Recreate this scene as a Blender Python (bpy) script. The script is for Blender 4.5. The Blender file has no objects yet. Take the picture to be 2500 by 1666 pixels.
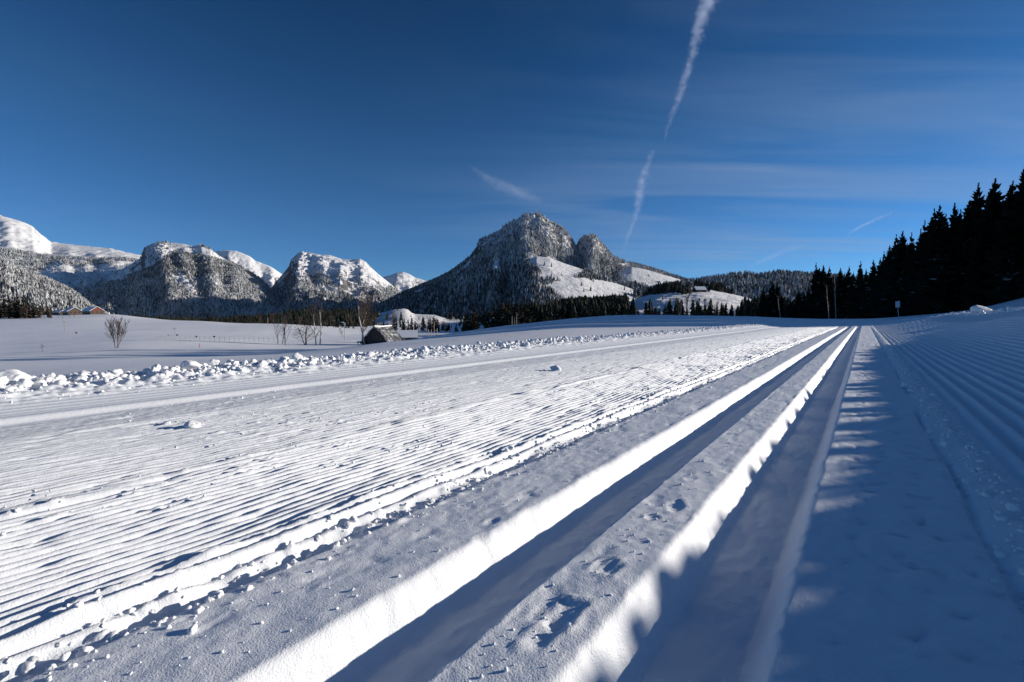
import bpy, math, random
import numpy as np
from mathutils import Vector
R = math.radians
random.seed(7); rng = np.random.default_rng(11)
S = bpy.context.scene
COL = S.collection

# ---------------------------------------------------------------- camera
H = 0.38; F = 1180.0; PITCH = math.atan(61/F)
cd = bpy.data.cameras.new('camera'); cam = bpy.data.objects.new('camera', cd); COL.objects.link(cam)
cd.sensor_width = 36; cd.lens = F/2500*36; cd.clip_start = 0.05; cd.clip_end = 90000
cam.location = (0, 0, H); cam.rotation_euler = (math.pi/2-PITCH, 0, 0); S.camera = cam

# ---------------------------------------------------------------- light
SAZ, SEL = R(77), R(12.2)          # sun azimuth measured from +Y towards +X
SUN = Vector((math.sin(SAZ)*math.cos(SEL), math.cos(SAZ)*math.cos(SEL), math.sin(SEL)))
W = bpy.data.worlds.new('World'); S.world = W; W.use_nodes = True
def world():
    nt = W.node_tree; N = nt.nodes; L = nt.links
    N.clear()
    out = N.new('ShaderNodeOutputWorld'); bg = N.new('ShaderNodeBackground')
    sky = N.new('ShaderNodeTexSky'); sky.sky_type = 'NISHITA'; sky.sun_disc = False
    sky.sun_elevation = SEL; sky.sun_rotation = SAZ; sky.altitude = 1500
    sky.air_density = 1.0; sky.dust_density = 0.0; sky.ozone_density = 4.0
    tc0 = N.new('ShaderNodeTexCoord'); lift = N.new('ShaderNodeVectorMath'); lift.operation = 'ADD'; lift.inputs[1].default_value = (0, 0, 0.03)
    nrm = N.new('ShaderNodeVectorMath'); nrm.operation = 'NORMALIZE'
    L.new(tc0.outputs['Generated'], lift.inputs[0]); L.new(lift.outputs[0], nrm.inputs[0]); L.new(nrm.outputs[0], sky.inputs[0])
    gam = N.new('ShaderNodeGamma'); gam.inputs[1].default_value = 1.2
    L.new(sky.outputs[0], gam.inputs[0])
    tint = N.new('ShaderNodeMix'); tint.data_type = 'RGBA'; tint.blend_type = 'MULTIPLY'
    tint.inputs['Factor'].default_value = 1
    sp0 = N.new('ShaderNodeSeparateXYZ'); L.new(tc0.outputs['Generated'], sp0.inputs[0])
    rp = N.new('ShaderNodeValToRGB'); el = rp.color_ramp.elements     # polarised, clear winter air: deeper overhead, paler low down
    for k, (q, c) in enumerate([(0, (2.0, 1.85, 1.68)), (.12, (1.7, 1.68, 1.50)), (.32, (1.05, 1.45, 1.26)), (.55, (.13, .90, .92)), (1, (.15, .88, .95))]):
        e = el[k] if k < 2 else el.new(q)
        e.position = q; e.color = (c[0]*.30*.4, c[1]*.45*.4, c[2]*.60*.4, 1)
    L.new(sp0.outputs[2], rp.inputs[0])
    sc0 = N.new('ShaderNodeVectorMath'); sc0.operation = 'SCALE'; sc0.inputs['Scale'].default_value = 2.5
    L.new(rp.outputs[0], sc0.inputs[0]); L.new(sc0.outputs[0], tint.inputs[7])
    L.new(gam.outputs[0], tint.inputs[6])
    # thin cirrus streaks, a function of the direction only
    tc = N.new('ShaderNodeTexCoord'); sep = N.new('ShaderNodeSeparateXYZ'); L.new(tc.outputs['Generated'], sep.inputs[0])
    def M(op, a, b=None, c=None):
        n = N.new('ShaderNodeMath'); n.operation = op
        for i, v in enumerate((a, b, c)):
            if v is None: continue
            if isinstance(v, (int, float)): n.inputs[i].default_value = v
            else: L.new(v, n.inputs[i])
        return n.outputs[0]
    z = M('MAXIMUM', sep.outputs[2], 0.02)
    zz = M('ADD', z, 0.05)
    px = M('DIVIDE', sep.outputs[0], zz); py = M('DIVIDE', sep.outputs[1], zz)
    cmb = N.new('ShaderNodeCombineXYZ'); L.new(px, cmb.inputs[0]); L.new(py, cmb.inputs[1])
    mp = N.new('ShaderNodeMapping'); mp.inputs['Rotation'].default_value = (0, 0, R(-20)); mp.inputs['Scale'].default_value = (0.26, 1.15, 1)
    L.new(cmb.outputs[0], mp.inputs[0])
    ns = N.new('ShaderNodeTexNoise'); ns.inputs['Scale'].default_value = 1.0; ns.inputs['Detail'].default_value = 5; ns.inputs['Roughness'].default_value = .5
    ns.inputs['Distortion'].default_value = 1.6; L.new(mp.outputs[0], ns.inputs['Vector'])
    big = N.new('ShaderNodeTexNoise'); big.inputs['Scale'].default_value = 0.22; big.inputs['Detail'].default_value = 2; L.new(cmb.outputs[0], big.inputs['Vector'])
    a = M('MULTIPLY', M('MAXIMUM', M('SUBTRACT', ns.outputs[0], 0.38), 0), 3.6)
    b = M('MULTIPLY', M('MAXIMUM', M('SUBTRACT', big.outputs[0], 0.34), 0), 4.5)
    az = M('ADD', M('MULTIPLY', sep.outputs[0], 0.9), 0.30)   # more of it on the sunward side
    az = M('MINIMUM', M('MAXIMUM', az, 0.04), 1)
    f = M('MINIMUM', M('MULTIPLY', M('MULTIPLY', a, b), M('MULTIPLY', az, 0.55)), 0.45)
    cl = N.new('ShaderNodeMix'); cl.data_type = 'RGBA'; L.new(f, cl.inputs['Factor'])
    L.new(tint.outputs[2], cl.inputs[6]); cl.inputs[7].default_value = (3.0, 4.0, 5.6, 1)
    L.new(cl.outputs[2], bg.inputs[0]); bg.inputs[1].default_value = 0.08
    L.new(bg.outputs[0], out.inputs[0])
world()
sl = bpy.data.lights.new('sun', 'SUN'); sun = bpy.data.objects.new('sun', sl); COL.objects.link(sun)
sl.energy = 5.0; sl.angle = R(0.53); sl.color = (1.0, 0.915, 0.80)
sun.rotation_euler = (-SUN).to_track_quat('-Z', 'Y').to_euler()
S.view_settings.view_transform = 'Standard'; S.view_settings.look = 'None'
S.view_settings.exposure = 0.26; S.view_settings.gamma = 1; S.view_settings.use_curve_mapping = False
S.render.engine = 'CYCLES'
S.cycles.use_denoising = True; S.cycles.max_bounces = 6; S.cycles.diffuse_bounces = 3
S.cycles.transparent_max_bounces = 256

# ---------------------------------------------------------------- helpers
def px2dir(x, y):
    cx = (x-1250)/F; cy = -(y-833)/F
    return cx, math.cos(PITCH)+math.sin(PITCH)*cy, -math.sin(PITCH)+math.cos(PITCH)*cy
def px_at(x, y, Y):              # photo pixel + depth -> world point
    a, b, c = px2dir(x, y); k = Y/b
    return np.array((a*k, Y, H+c*k))
def row_z(x, row, Y): return px_at(x, row, Y)[2]
def x_at(x, Y): return (x-1250)/F*Y/ (math.cos(PITCH))   # close enough near the horizon
def to_px(X, Y, Z):
    X = np.asarray(X); d = np.asarray(Y)*math.cos(PITCH)-(np.asarray(Z)-H)*math.sin(PITCH)
    d = np.maximum(d, .01)
    u = np.asarray(Y)*math.sin(PITCH)+(np.asarray(Z)-H)*math.cos(PITCH)
    return 1250+F*X/d, 833-F*u/d

_perm = {}
def pn(x, y, seed=0):            # gradient noise in about -1..1
    if seed not in _perm:
        g = np.random.default_rng(1000+seed); p = g.permutation(256); a = g.random(256)*2*np.pi
        _perm[seed] = (np.concatenate([p, p]).astype(np.int32), np.cos(a), np.sin(a))
    p, gx, gy = _perm[seed]
    xi = np.floor(x); yi = np.floor(y); fx = x-xi; fy = y-yi
    xi = xi.astype(np.int64) & 255; yi = yi.astype(np.int64) & 255
    u = fx*fx*fx*(fx*(fx*6-15)+10); v = fy*fy*fy*(fy*(fy*6-15)+10)
    def g(ix, iy, dx, dy):
        h = p[p[ix & 255]+(iy & 255)]; return gx[h]*dx+gy[h]*dy
    a = g(xi, yi, fx, fy); b = g(xi+1, yi, fx-1, fy); c = g(xi, yi+1, fx, fy-1); d = g(xi+1, yi+1, fx-1, fy-1)
    return (a+(b-a)*u+(c-a)*v+(a-b-c+d)*u*v)*1.5
def fbm(x, y, o=4, seed=0, gain=.5):
    s = 0; a = 1; t = 0
    for i in range(o):
        s = s+a*pn(x*2**i+17.3*i, y*2**i-9.1*i, seed+i); t += a; a *= gain
    return s/t
def ridged(x, y, o=4, seed=0, gain=.5):
    s = 0; a = 1; t = 0
    for i in range(o):
        s = s+a*(1-np.abs(pn(x*2**i+17.3*i, y*2**i-9.1*i, seed+i))*1.6); t += a; a *= gain
    return s/t
def ss(a, b, x):
    t = np.clip((x-a)/(b-a), 0, 1); return t*t*(3-2*t)

def tag(o, label=None, cat=None, group=None, kind=None):
    if label: o['label'] = label
    if cat: o['category'] = cat
    if group: o['group'] = group
    if kind: o['kind'] = kind
    return o
def mesh_np(name, co, quads=None, tris=None, smooth=True):
    me = bpy.data.meshes.new(name)
    co = np.asarray(co, dtype=np.float32).reshape(-1, 3)
    loops = []; starts = []; n = 0
    if quads is not None and len(quads):
        q = np.asarray(quads, dtype=np.int32).reshape(-1, 4); loops.append(q.ravel()); starts.append(n+np.arange(len(q))*4); n += q.size
    if tris is not None and len(tris):
        t = np.asarray(tris, dtype=np.int32).reshape(-1, 3); loops.append(t.ravel()); starts.append(n+np.arange(len(t))*3); n += t.size
    loops = np.concatenate(loops); starts = np.concatenate(starts)
    me.vertices.add(len(co)); me.vertices.foreach_set('co', co.ravel())
    me.loops.add(len(loops)); me.loops.foreach_set('vertex_index', loops)
    me.polygons.add(len(starts)); me.polygons.foreach_set('loop_start', starts.astype(np.int32))
    me.update(calc_edges=True); me.validate()
    me.polygons.foreach_set('use_smooth', np.full(len(me.polygons), bool(smooth)))
    return me
def obj(name, me, mat=None, parent=None, **kw):
    o = bpy.data.objects.new(name, me); COL.objects.link(o)
    if mat is not None and me is not None and len(me.materials) == 0: me.materials.append(mat)
    if parent is not None: o.parent = parent
    tag(o, **kw); return o
def empty(name, loc=(0, 0, 0), rz=0, **kw):
    o = bpy.data.objects.new(name, None); COL.objects.link(o); o.location = loc; o.rotation_euler = (0, 0, rz)
    tag(o, **kw); return o
def grid_quads(n, m):            # n rows of m verts
    i = np.arange((n-1)*(m-1)); r = i//(m-1); c = i % (m-1); a = r*m+c
    return np.stack([a, a+1, a+m+1, a+m], 1)

# ---------------------------------------------------------------- materials
class NB:
    def __init__(s, name):
        s.m = bpy.data.materials.new(name); s.m.use_nodes = True; s.nt = s.m.node_tree; s.N = s.nt.nodes; s.L = s.nt.links
        s.b = s.N['Principled BSDF']; s.out = s.N['Material Output']; s.geo = None
    def n(s, t, **kw):
        x = s.N.new(t)
        for k, v in kw.items(): setattr(x, k, v)
        return x
    def link(s, a, b): s.L.new(a, b)
    def val(s, x, i, v):
        if isinstance(v, (int, float, tuple)): x.inputs[i].default_value = v
        else: s.link(v, x.inputs[i])
    def math(s, op, a, b=None):
        x = s.n('ShaderNodeMath', operation=op); s.val(x, 0, a)
        if b is not None: s.val(x, 1, b)
        return x.outputs[0]
    def noise(s, scale, detail=3, rough=.5, vec=None, dist=0):
        x = s.n('ShaderNodeTexNoise'); x.inputs['Scale'].default_value = scale; x.inputs['Detail'].default_value = detail
        x.inputs['Roughness'].default_value = rough; x.inputs['Distortion'].default_value = dist
        if vec is None: vec = s.pos()
        s.link(vec, x.inputs['Vector']); return x.outputs[0]
    def pos(s):
        if s.geo is None: s.geo = s.n('ShaderNodeNewGeometry')
        return s.geo.outputs['Position']
    def nz(s):
        s.pos(); x = s.n('ShaderNodeSeparateXYZ'); s.link(s.geo.outputs['Normal'], x.inputs[0]); return x.outputs[2]
    def ramp(s, f, stops):
        x = s.n('ShaderNodeValToRGB'); e = x.color_ramp.elements
        while len(e) < len(stops): e.new(.5)
        for k, (p, c) in zip(e, stops): k.position = p; k.color = (*c, 1) if len(c) == 3 else c
        s.link(f, x.inputs[0]); return x.outputs[0]
    def mix(s, f, a, b):
        x = s.n('ShaderNodeMix', data_type='RGBA'); s.val(x, 0, f)
        for i, v in ((6, a), (7, b)):
            if isinstance(v, tuple): x.inputs[i].default_value = (*v, 1) if len(v) == 3 else v
            else: s.link(v, x.inputs[i])
        return x.outputs[2]
    def bump(s, h, dist, strength=1, prev=None):
        x = s.n('ShaderNodeBump'); x.inputs['Distance'].default_value = dist; x.inputs['Strength'].default_value = strength
        s.link(h, x.inputs['Height'])
        if prev is not None: s.link(prev, x.inputs['Normal'])
        return x.outputs[0]
    def set(s, color=None, rough=None, normal=None, spec=None):
        if color is not None: s.val(s.b, 'Base Color', (*color, 1) if isinstance(color, tuple) and len(color) == 3 else color)
        if rough is not None: s.val(s.b, 'Roughness', rough)
        if normal is not None: s.link(normal, s.b.inputs['Normal'])
        if spec is not None: s.b.inputs['Specular IOR Level'].default_value = spec
        return s.m
SNOWC = (0.83, 0.845, 0.87)
def m_trail_snow():
    k = NB('groomed_snow')
    n1 = k.noise(420, 2, .6); n2 = k.noise(60, 4, .6)
    b = k.bump(n2, .0028, .5); b = k.bump(n1, .0012, .7, b)
    return k.set(k.mix(n2, (.79, .82, .86), (.84, .87, .91)), .55, b, .35)
def m_field_snow():
    k = NB('field_snow')
    n1 = k.noise(60, 3, .6); n2 = k.noise(1.2, 4, .55); n3 = k.noise(.05, 3, .5)
    b = k.bump(n2, .03, .6); b = k.bump(n1, .004, .6, b)
    return k.set(k.mix(n3, (.85, .86, .88), (.89, .90, .915)), .6, b, .3)
def m_clod_snow():
    k = NB('clod_snow'); n1 = k.noise(90, 4, .6); n0 = k.noise(14, 3, .6)
    return k.set((.85, .865, .885), .6, k.bump(n1, .004, .7, k.bump(n0, .02, .5)), .3)
def m_mountain(name, rock=(.085, .08, .085), lo=.50, hi=.68, floor=.0):
    k = NB(name)
    nz = k.nz(); n = k.noise(.02, 8, .7); n2 = k.noise(.004, 5, .6)
    v = k.math('ADD', nz, k.math('MULTIPLY', k.math('SUBTRACT', n, .5), .55))
    f = k.ramp(v, [(lo, (0, 0, 0)), (hi, (1, 1, 1))])
    c = k.mix(f, k.mix(n, (rock[0]*.6, rock[1]*.6, rock[2]*.6), (rock[0]*1.9, rock[1]*1.85, rock[2]*1.8)), (.80, .80, .81))
    at = k.n('ShaderNodeAttribute'); at.attribute_name = 'wood'
    c = k.mix(k.math('MULTIPLY', at.outputs['Fac'], .6), c, k.ramp(k.noise(.09, 3, .6), [(.40, (.03, .035, .04)), (.62, (.45, .45, .46))]))
    return k.set(c, .8, k.bump(k.noise(.03, 8, .7), 14, .7), .1)
def plain(name, c, r=.7, var=.25, sc=6, bump=0, spec=.3):
    k = NB(name); n = k.noise(sc, 4, .6, k.n('ShaderNodeTexCoord').outputs['Object'])
    lo = tuple(max(0, x*(1-var)) for x in c); hi = tuple(min(1, x*(1+var)) for x in c)
    return k.set(k.mix(n, lo, hi), r, k.bump(n, bump, .6) if bump else None, spec)
def m_needles(name, dark, light, snow_lo, snow_hi, snow_amt=1.0, sc=.35):
    # needles with snow lying on the upward faces in clumps
    k = NB(name); tc = k.n('ShaderNodeTexCoord').outputs['Object']
    oi = k.n('ShaderNodeObjectInfo')
    add = k.n('ShaderNodeVectorMath', operation='ADD'); k.link(tc, add.inputs[0])
    mul = k.n('ShaderNodeVectorMath', operation='SCALE'); cx = k.n('ShaderNodeCombineXYZ'); k.link(oi.outputs['Random'], cx.inputs[0]); k.link(oi.outputs['Random'], cx.inputs[1])
    k.link(cx.outputs[0], mul.inputs[0]); mul.inputs['Scale'].default_value = 53; k.link(mul.outputs[0], add.inputs[1])
    n = k.noise(sc, 4, .7, add.outputs[0]); n2 = k.noise(sc*6, 2, .5, add.outputs[0])
    nz = k.math('ABSOLUTE', k.nz())
    v = k.math('ADD', k.math('MULTIPLY', nz, .35), n)
    f = k.math('MULTIPLY', k.ramp(v, [(snow_lo, (0, 0, 0)), (snow_hi, (1, 1, 1))]), snow_amt)
    return k.set(k.mix(f, k.mix(n2, dark, light), (.78, .79, .81)), .8, None, .15)
M = {}
M['trail'] = m_trail_snow(); M['field'] = m_field_snow(); M['clod'] = m_clod_snow()
M['mountain'] = m_mountain('mountain_snow_rock', lo=.58, hi=.72); M['crag'] = m_mountain('crag_snow_rock', (.10, .095, .095), .46, .70)
M['hill'] = m_mountain('hill_snow', (.5, .5, .5), .1, .3)
# ---------------------------------------------------------------- terrain
TA = math.atan((2109-1250)/F)                  # heading of the ski trail
TC, TS = math.cos(TA), math.sin(TA)
def uv_of(X, Y): return X*TC-Y*TS, X*TS+Y*TC
def xy_of(u, v): return u*TC+v*TS, -u*TS+v*TC
CTRL = [  # photo column, depth, photo row of the snow surface there
 (-900,8,905),(-900,60,875),(-900,150,830),(-900,400,770),
 (0,3.6,935),(0,8,893),(0,15,880),(0,28,874),(0,45,871),(0,80,853),(0,140,828),(0,220,800),(0,340,778),(0,450,769),(0,700,775),
 (280,4.4,905),(280,8,885),(280,15,872),(280,28,866),(280,45,864),(280,62,851),(280,120,828),(280,220,800),(280,340,778),(280,430,768),(280,600,780),
 (500,120,832),(500,250,797),(500,340,785),(500,500,793),
 (700,5,879),(700,10,868),(700,20,862),(700,30,861),(700,60,855),(700,120,841),(700,200,815),(700,300,794),(700,380,792),(700,600,800),
 (930,6,858),(930,10,846),(930,13,838),(930,25,840),(930,60,845),(930,125,840),(930,200,822),(930,300,815),(930,500,800),
 (1126,8,838),(1126,10,829),(1126,14,822),(1126,25,814),(1126,35,811),(1126,60,818),(1126,125,832),(1126,250,820),(1126,500,800),
 (1380,10,817),(1380,14,806),(1380,25,790),(1380,45,780),(1380,80,786),(1380,150,806),(1380,300,803),
 (1540,14,804),(1540,25,788),(1540,60,770),(1540,100,776),(1540,200,792),(1540,400,790),
 (1806,10,817),(1806,14,804),(1806,30,784),(1806,60,776),(1806,90,773),(1806,150,777),(1806,220,777),(1806,400,775),
 (2125,10,817),(2125,30,787),(2125,60,782),(2125,110,779),(2125,200,776),
 (2230,30,787),(2230,60,780),(2230,95,772),(2380,35,777),(2380,60,764),(2380,85,757),(2380,130,742),
 (2500,35,765),(2500,60,742),(2500,85,728),(2500,130,714),(2500,300,715)]
_c = []
for x, Y, r in CTRL:
    p = px_at(x, r, Y); _c.append(p)
for X, Y, Z in [(0,0,0),(1,1,0),(-1,1,0),(1,-1,0),(-2,0,0),(0,4,0),(3,4,0),(5,7,0),(7,10,0),(-3,-1,0),(1.5,-2,0),(0,-20,0),(-20,-10,-1.5),(-60,-40,-5),
                (0,-80,0),(50,-50,3),(60,0,4),(90,40,7),(40,15,2.2),(150,60,12),(-300,-100,-6),(300,100,25),(0,-400,0),(400,300,30)]:
    _c.append(np.array((X, Y, Z), float))
_c = np.array(_c)
def _warp(X, Y):
    r = np.sqrt(X*X+Y*Y); k = np.log(r+2.0)
    return X/(r+.01)*k*1.0*ss(0, 2, r)*1.6, Y/(r+.01)*k*ss(0, 2, r)*1.6, r
def _phi(d2): return np.where(d2 > 1e-12, .5*d2*np.log(np.maximum(d2, 1e-12)), 0)
def _fit():
    a, b, r = _warp(_c[:, 0], _c[:, 1]); w = _c[:, 2]/(r+2.0)
    n = len(a); K = _phi((a[:, None]-a)**2+(b[:, None]-b)**2)+np.eye(n)*.002
    P = np.stack([np.ones(n), a, b], 1); A = np.zeros((n+3, n+3)); A[:n, :n] = K; A[:n, n:] = P; A[n:, :n] = P.T
    return np.linalg.solve(A, np.concatenate([w, np.zeros(3)])), a, b
_sol, _ca, _cb = _fit()
def rbf_z(X, Y):
    a, b, r = _warp(X, Y); z = _sol[-3]+_sol[-2]*a+_sol[-1]*b
    for i in range(len(_ca)):
        z = z+_sol[i]*_phi((a-_ca[i])**2+(b-_cb[i])**2)
    return z*(r+2.0)
# right snow bank: a bulldozed wall whose crest throws the morning shade over the right ski track
UC = 2.3
def bank_h(v):
    ang = SAZ-TA; tg = math.tan(SEL); pts = [(-30, .75)]
    for ve, ue in ((-1.5, -.02), (.3, -.11), (.72, -.12), (.80, -.21), (.88, -.08), (1.5, -.04), (2.0, .01), (4.5, .0), (6.5, .05)):
        d = UC-ue; pts.append((ve+d/math.tan(ang), d/math.sin(ang)*tg+.016))
    pts += [(10.6,.62),(12.3,.50),(16,.42),(25,.34),(40,.2),(55,.05),(75,0)]
    return np.interp(v, [p[0] for p in pts], [p[1] for p in pts])
def bank(u, v):
    h = bank_h(v)
    t = np.clip((u-.26)/(UC-.26), 0, 1)
    rise = .25*t+.75*t**2.0
    fall = 1-ss(UC+.05, UC+1.8, u)*.8
    return h*np.where(u > UC, fall, rise)*ss(70, 40, v)*(1-ss(20, 40, u))*ss(-60, -20, v)
def shade_mound(u, v):                # unseen mound added beyond the bank to shade the trail's right side
    w = u-6.2+pn(v*.5, u*0, 16)*.5
    return np.exp(-(w/1.35)**2)*ss(11, 14, v)*(1-ss(18, 22, v))
def base_z(X, Y):
    u, v = uv_of(X, Y)
    near = ss(-3.6, -3.0, u)*(1-ss(3.0, 5.5, u))*(1-ss(9, 18, v))
    z = rbf_z(X, Y)
    z = z*(1-near)
    r = np.sqrt(X*X+Y*Y)
    soft = fbm(X*.12, Y*.12, 3, 5)*.10*ss(6, 25, r)+fbm(X*.02, Y*.02, 3, 15)*.5*ss(40, 150, r)
    z = z+bank(u, v)+soft*(1-near)
    k = shade_mound(u, v)
    return z+(1.86+.12*pn(v*1.1, u*0, 17)-z)*k
PU0, PU1, PV0, PV1 = -4.3, 3.3, -1.2, 30.0
def inside_patch(X, Y, m):
    u, v = uv_of(X, Y)
    return np.minimum(np.minimum(ss(.14, m, u-PU0), ss(.14, m, PU1-u)), np.minimum(ss(.14, m, v-PV0), ss(.6, m*4, PV1-v)))

def ground():
    # rays: dense in view, sparse behind
    a = np.concatenate([np.linspace(-180, -58, 80, endpoint=False), np.linspace(-58, 58, 640, endpoint=False), np.linspace(58, 180, 80)])
    a = np.radians(a)
    r = np.concatenate([[.3, .7, 1.2, 1.7, 2.2], np.geomspace(2.6, 950, 290), [1300, 2500, 6000, 14000, 30000, 60000]])
    A, Rr = np.meshgrid(a, r); X = np.sin(A)*Rr; Y = np.cos(A)*Rr
    Z = base_z(X, Y)
    far = ss(600, 1000, Rr); Z = Z*(1-far)+(-12)*far
    Z = Z-(Rr > 5000)*60
    Z = Z-.16*inside_patch(X, Y, .5)-.008*(inside_patch(X, Y, .16) > 0)
    co = np.stack([X, Y, Z], -1)
    me = mesh_np('snow_field', co, grid_quads(len(r), len(a)))
    obj('snow_field', me, M['field'], kind='structure')
ground()

def track(u, v, c0, c1, w0, w1, depth):
    # groove between c0 (left lip) and c1 (right lip); w0/w1 wall widths
    return -depth*ss(0, 1, (u-c0)/w0)*ss(0, 1, (c1-u)/w1)
def trail_detail(u, v):
    e = np.exp
    wob = pn(v*1.3, v*0+3.7, 21)*.004+pn(v*9, u*0, 22)*.0016+np.clip(pn(v*27, u*9, 24)-.2, 0, 1)*.006
    ue = u+wob+pn(u*60, v*60, 23)*.0009
    fin = 1-ss(14, 26, v)
    h = track(ue, v, -.516, -.349, .050, .014, .060)+track(ue, v, -.241, -.062, .045, .045, .062)
    h = h*(1+.05*fbm(u*40, v*24, 3, 25))*fin
    # platforms: soft unevenness, dents and pole marks
    plat = ss(-.70, -.66, u)*(1-ss(.16, .2, u))
    h += plat*(fbm(u*9, v*6, 4, 31)*.0045+(u > -.04)*ss(-.04, .0, u)*(fbm(u*22, v*14, 3, 38)*.004+np.clip(fbm(u*30-v*12, v*20+u*9, 2, 39)-.25, 0, 1)*-.02)+fbm(u*50, v*38, 3, 36)*.0009)
    m = np.clip(fbm(u*14, v*9, 3, 41)-.16, 0, 1)
    h += plat*(-m*.013)*(.4+.6*np.abs(pn(u*70, v*70, 43)))*((u < -.53)|((u > -.345)&(u < -.245))|(u > -.05))
    for (hx, hy, rr, dd) in [(1380,1545,.036,.014),(1478,1420,.028,.010),(1500,1430,.025,.012),(1655,1262,.03,.010),(1600,1290,.02,.008),(1330,1600,.03,.01),
                             (1200,1290,.02,.008),(1175,1330,.018,.007),(1690,1190,.02,.008),(1050,1440,.03,.007),(1560,1500,.02,.01)]:
        d = H*F/(hy-772.); X0 = (hx-1250)/F*d; u0, v0 = uv_of(X0, d)
        q = np.sqrt(((u-u0)/.8)**2+((v-v0)/1.5)**2)/(rr*.62)+pn(u*45, v*32, 44)*.55+pn(u*120, v*90, 46)*.2
        h += -dd*.27*e(-np.abs(q)**3)+dd*.3*e(-((q-1.25)/.25)**2)*(.3+np.abs(pn(u*90, v*90, 45)))
    h += .033*(np.clip(u, -.70, -.06)+.70)*(1-ss(.2, .9, u))*fin
    # rough torn seam between platform and corduroy
    sw = pn(v*2.1, u*0, 51)*.011+pn(v*7, u*0, 52)*.006+pn(v*26, u*8, 59)*.004
    s = e(-((u+.722+sw)/.022)**4)*(.45+.9*ss(-.35, .35, pn(v*4.5, u*3, 58)))
    h += s*(-.019+pn(u*45, v*22, 53)*.008+pn(u*110, v*80, 54)*.003)
    lip = e(-((u+.785+sw*.7)/.013)**2); h += lip*(.003+.009*pn(u*30, v*14, 55)+.004*pn(u*110, v*110, 56))
    crum = np.clip(pn(u*55, v*45, 57)-.32, 0, 1)*e(-((u+.72+sw)/.05)**2); h += crum*.022
    # corduroy of the skating lane, worn towards its left side
    lane = (1-ss(-.765, -.735, u))*ss(-2.40, -2.34, u)
    pitch = .0252
    ph = (u+pn(v*.35, u*.4, 61)*.010+pn(v*2.2, u*2, 62)*.0025+pn(v*9, u*25, 68)*.0022)/pitch
    fr = ph-np.floor(ph)
    prof = np.where(fr < .62, np.sin(fr/.62*np.pi)**.8, -.25*np.sin((fr-.62)/.38*np.pi))
    wear = .32+.68*ss(-2.0, -.9, u)
    brk = np.clip(.95+fbm(u*5, v*2.2, 4, 63)*.6, .3, 1.2)
    h += lane*prof*.0140*wear*(1+.35*ss(-.95, -.80, u))*brk*(1-ss(16, 26, v))
    h += lane*(fbm(u*24, v*9, 3, 71)*.0030+fbm(u*75, v*45, 2, 64)*.0012)
    hol = np.clip(fbm(u*16, v*4.5, 3, 76)-.18, 0, 1); h += -lane*hol*.020*(.5+.5*np.abs(pn(u*60, v*40, 66)))
    cr = np.clip(pn(u*48, v*34, 65)-.42, 0, 1)*(ss(-.05, .35, fbm(u*3, v*1.6, 3, 67))*.9+.1); h += lane*cr*.016
    # pass overlap ridge and the drag line that crosses the lane
    o = e(-((u+1.29+pn(v*1.5, u*0, 72)*.012)/.018)**2); h += o*(.009+.008*pn(u*20, v*9, 73))*fin
    h -= e(-((u+1.315+pn(v*1.5, u*0, 72)*.012)/.012)**2)*.010*ss(.0, .35, pn(v*2.6, u*0, 74))*fin
    uc = np.interp(v, [-2, -.2, 1.2, 3.5, 6.5, 10], [-2.5, -2.18, -1.93, -1.42, -.94, -.80])+pn(v*3, u*0, 77)*.01
    h -= e(-((u-uc)/.016)**2)*.011*(.6+.5*pn(v*9, u*0, 75))*(1-ss(7, 10, v))
    # left edge: step up, smooth bright strip, then the foot of the clod berm
    h += .020*ss(-2.385, -2.44, u+pn(v*4, u*0, 81)*.006)
    strip = ss(-2.45, -2.9, u)*.035; h += strip
    h += (ss(-2.42, -2.5, u)*(1-ss(-2.85, -2.75, -u*-1)))*0
    sp = ss(-2.44, -2.5, u)*(1-ss(2.78, 2.9, -u)); h += sp*np.sin(u/.05*2*np.pi)*.0022
    bz = ss(2.62, 2.92, -u)*(1-ss(3.15, 3.55, -u)); h += bz*(.018+.026*fbm(u*8, v*7, 4, 82)+.020*pn(u*16, v*16, 84)+.012*pn(u*38, v*38, 85))
    h -= .035*ss(3.10, 3.6, -u)
    # right side: crumb ridge, thin slit, broad corduroy climbing the bank
    rw = pn(v*1.2, u*0, 91)*.012
    h += e(-((u-.235+rw)/.035)**2)*(.012+.008*fbm(u*22, v*14, 3, 92)+.003*pn(u*80, v*60, 93))*fin
    h -= e(-((u-.172+rw)/.007)**2)*.012*ss(-.25, .1, pn(v*1.7, u*0, 94))*fin
    h += .012*ss(.26, .34, u)*0
    fan = u+.10*ss(6, 25, v)*(u-.3)
    rp = .058+0*u
    rl = ss(.25, .33, u)*(1-ss(UC-.28, UC-.08, u))
    h += rl*(.0135*np.sin(fan/rp*2*np.pi+pn(v*.5, u*1.5, 95)*.8)+fbm(u*12, v*7, 3, 96)*.004)*(1-ss(18, 30, v)*.6)
    top = e(-((u-UC)/.16)**2); h += top*(.030*fbm(u*5, v*4.5, 4, 97)+.022*pn(u*16, v*16, 98)+.012*pn(u*40, v*40, 99))
    return h
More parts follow.
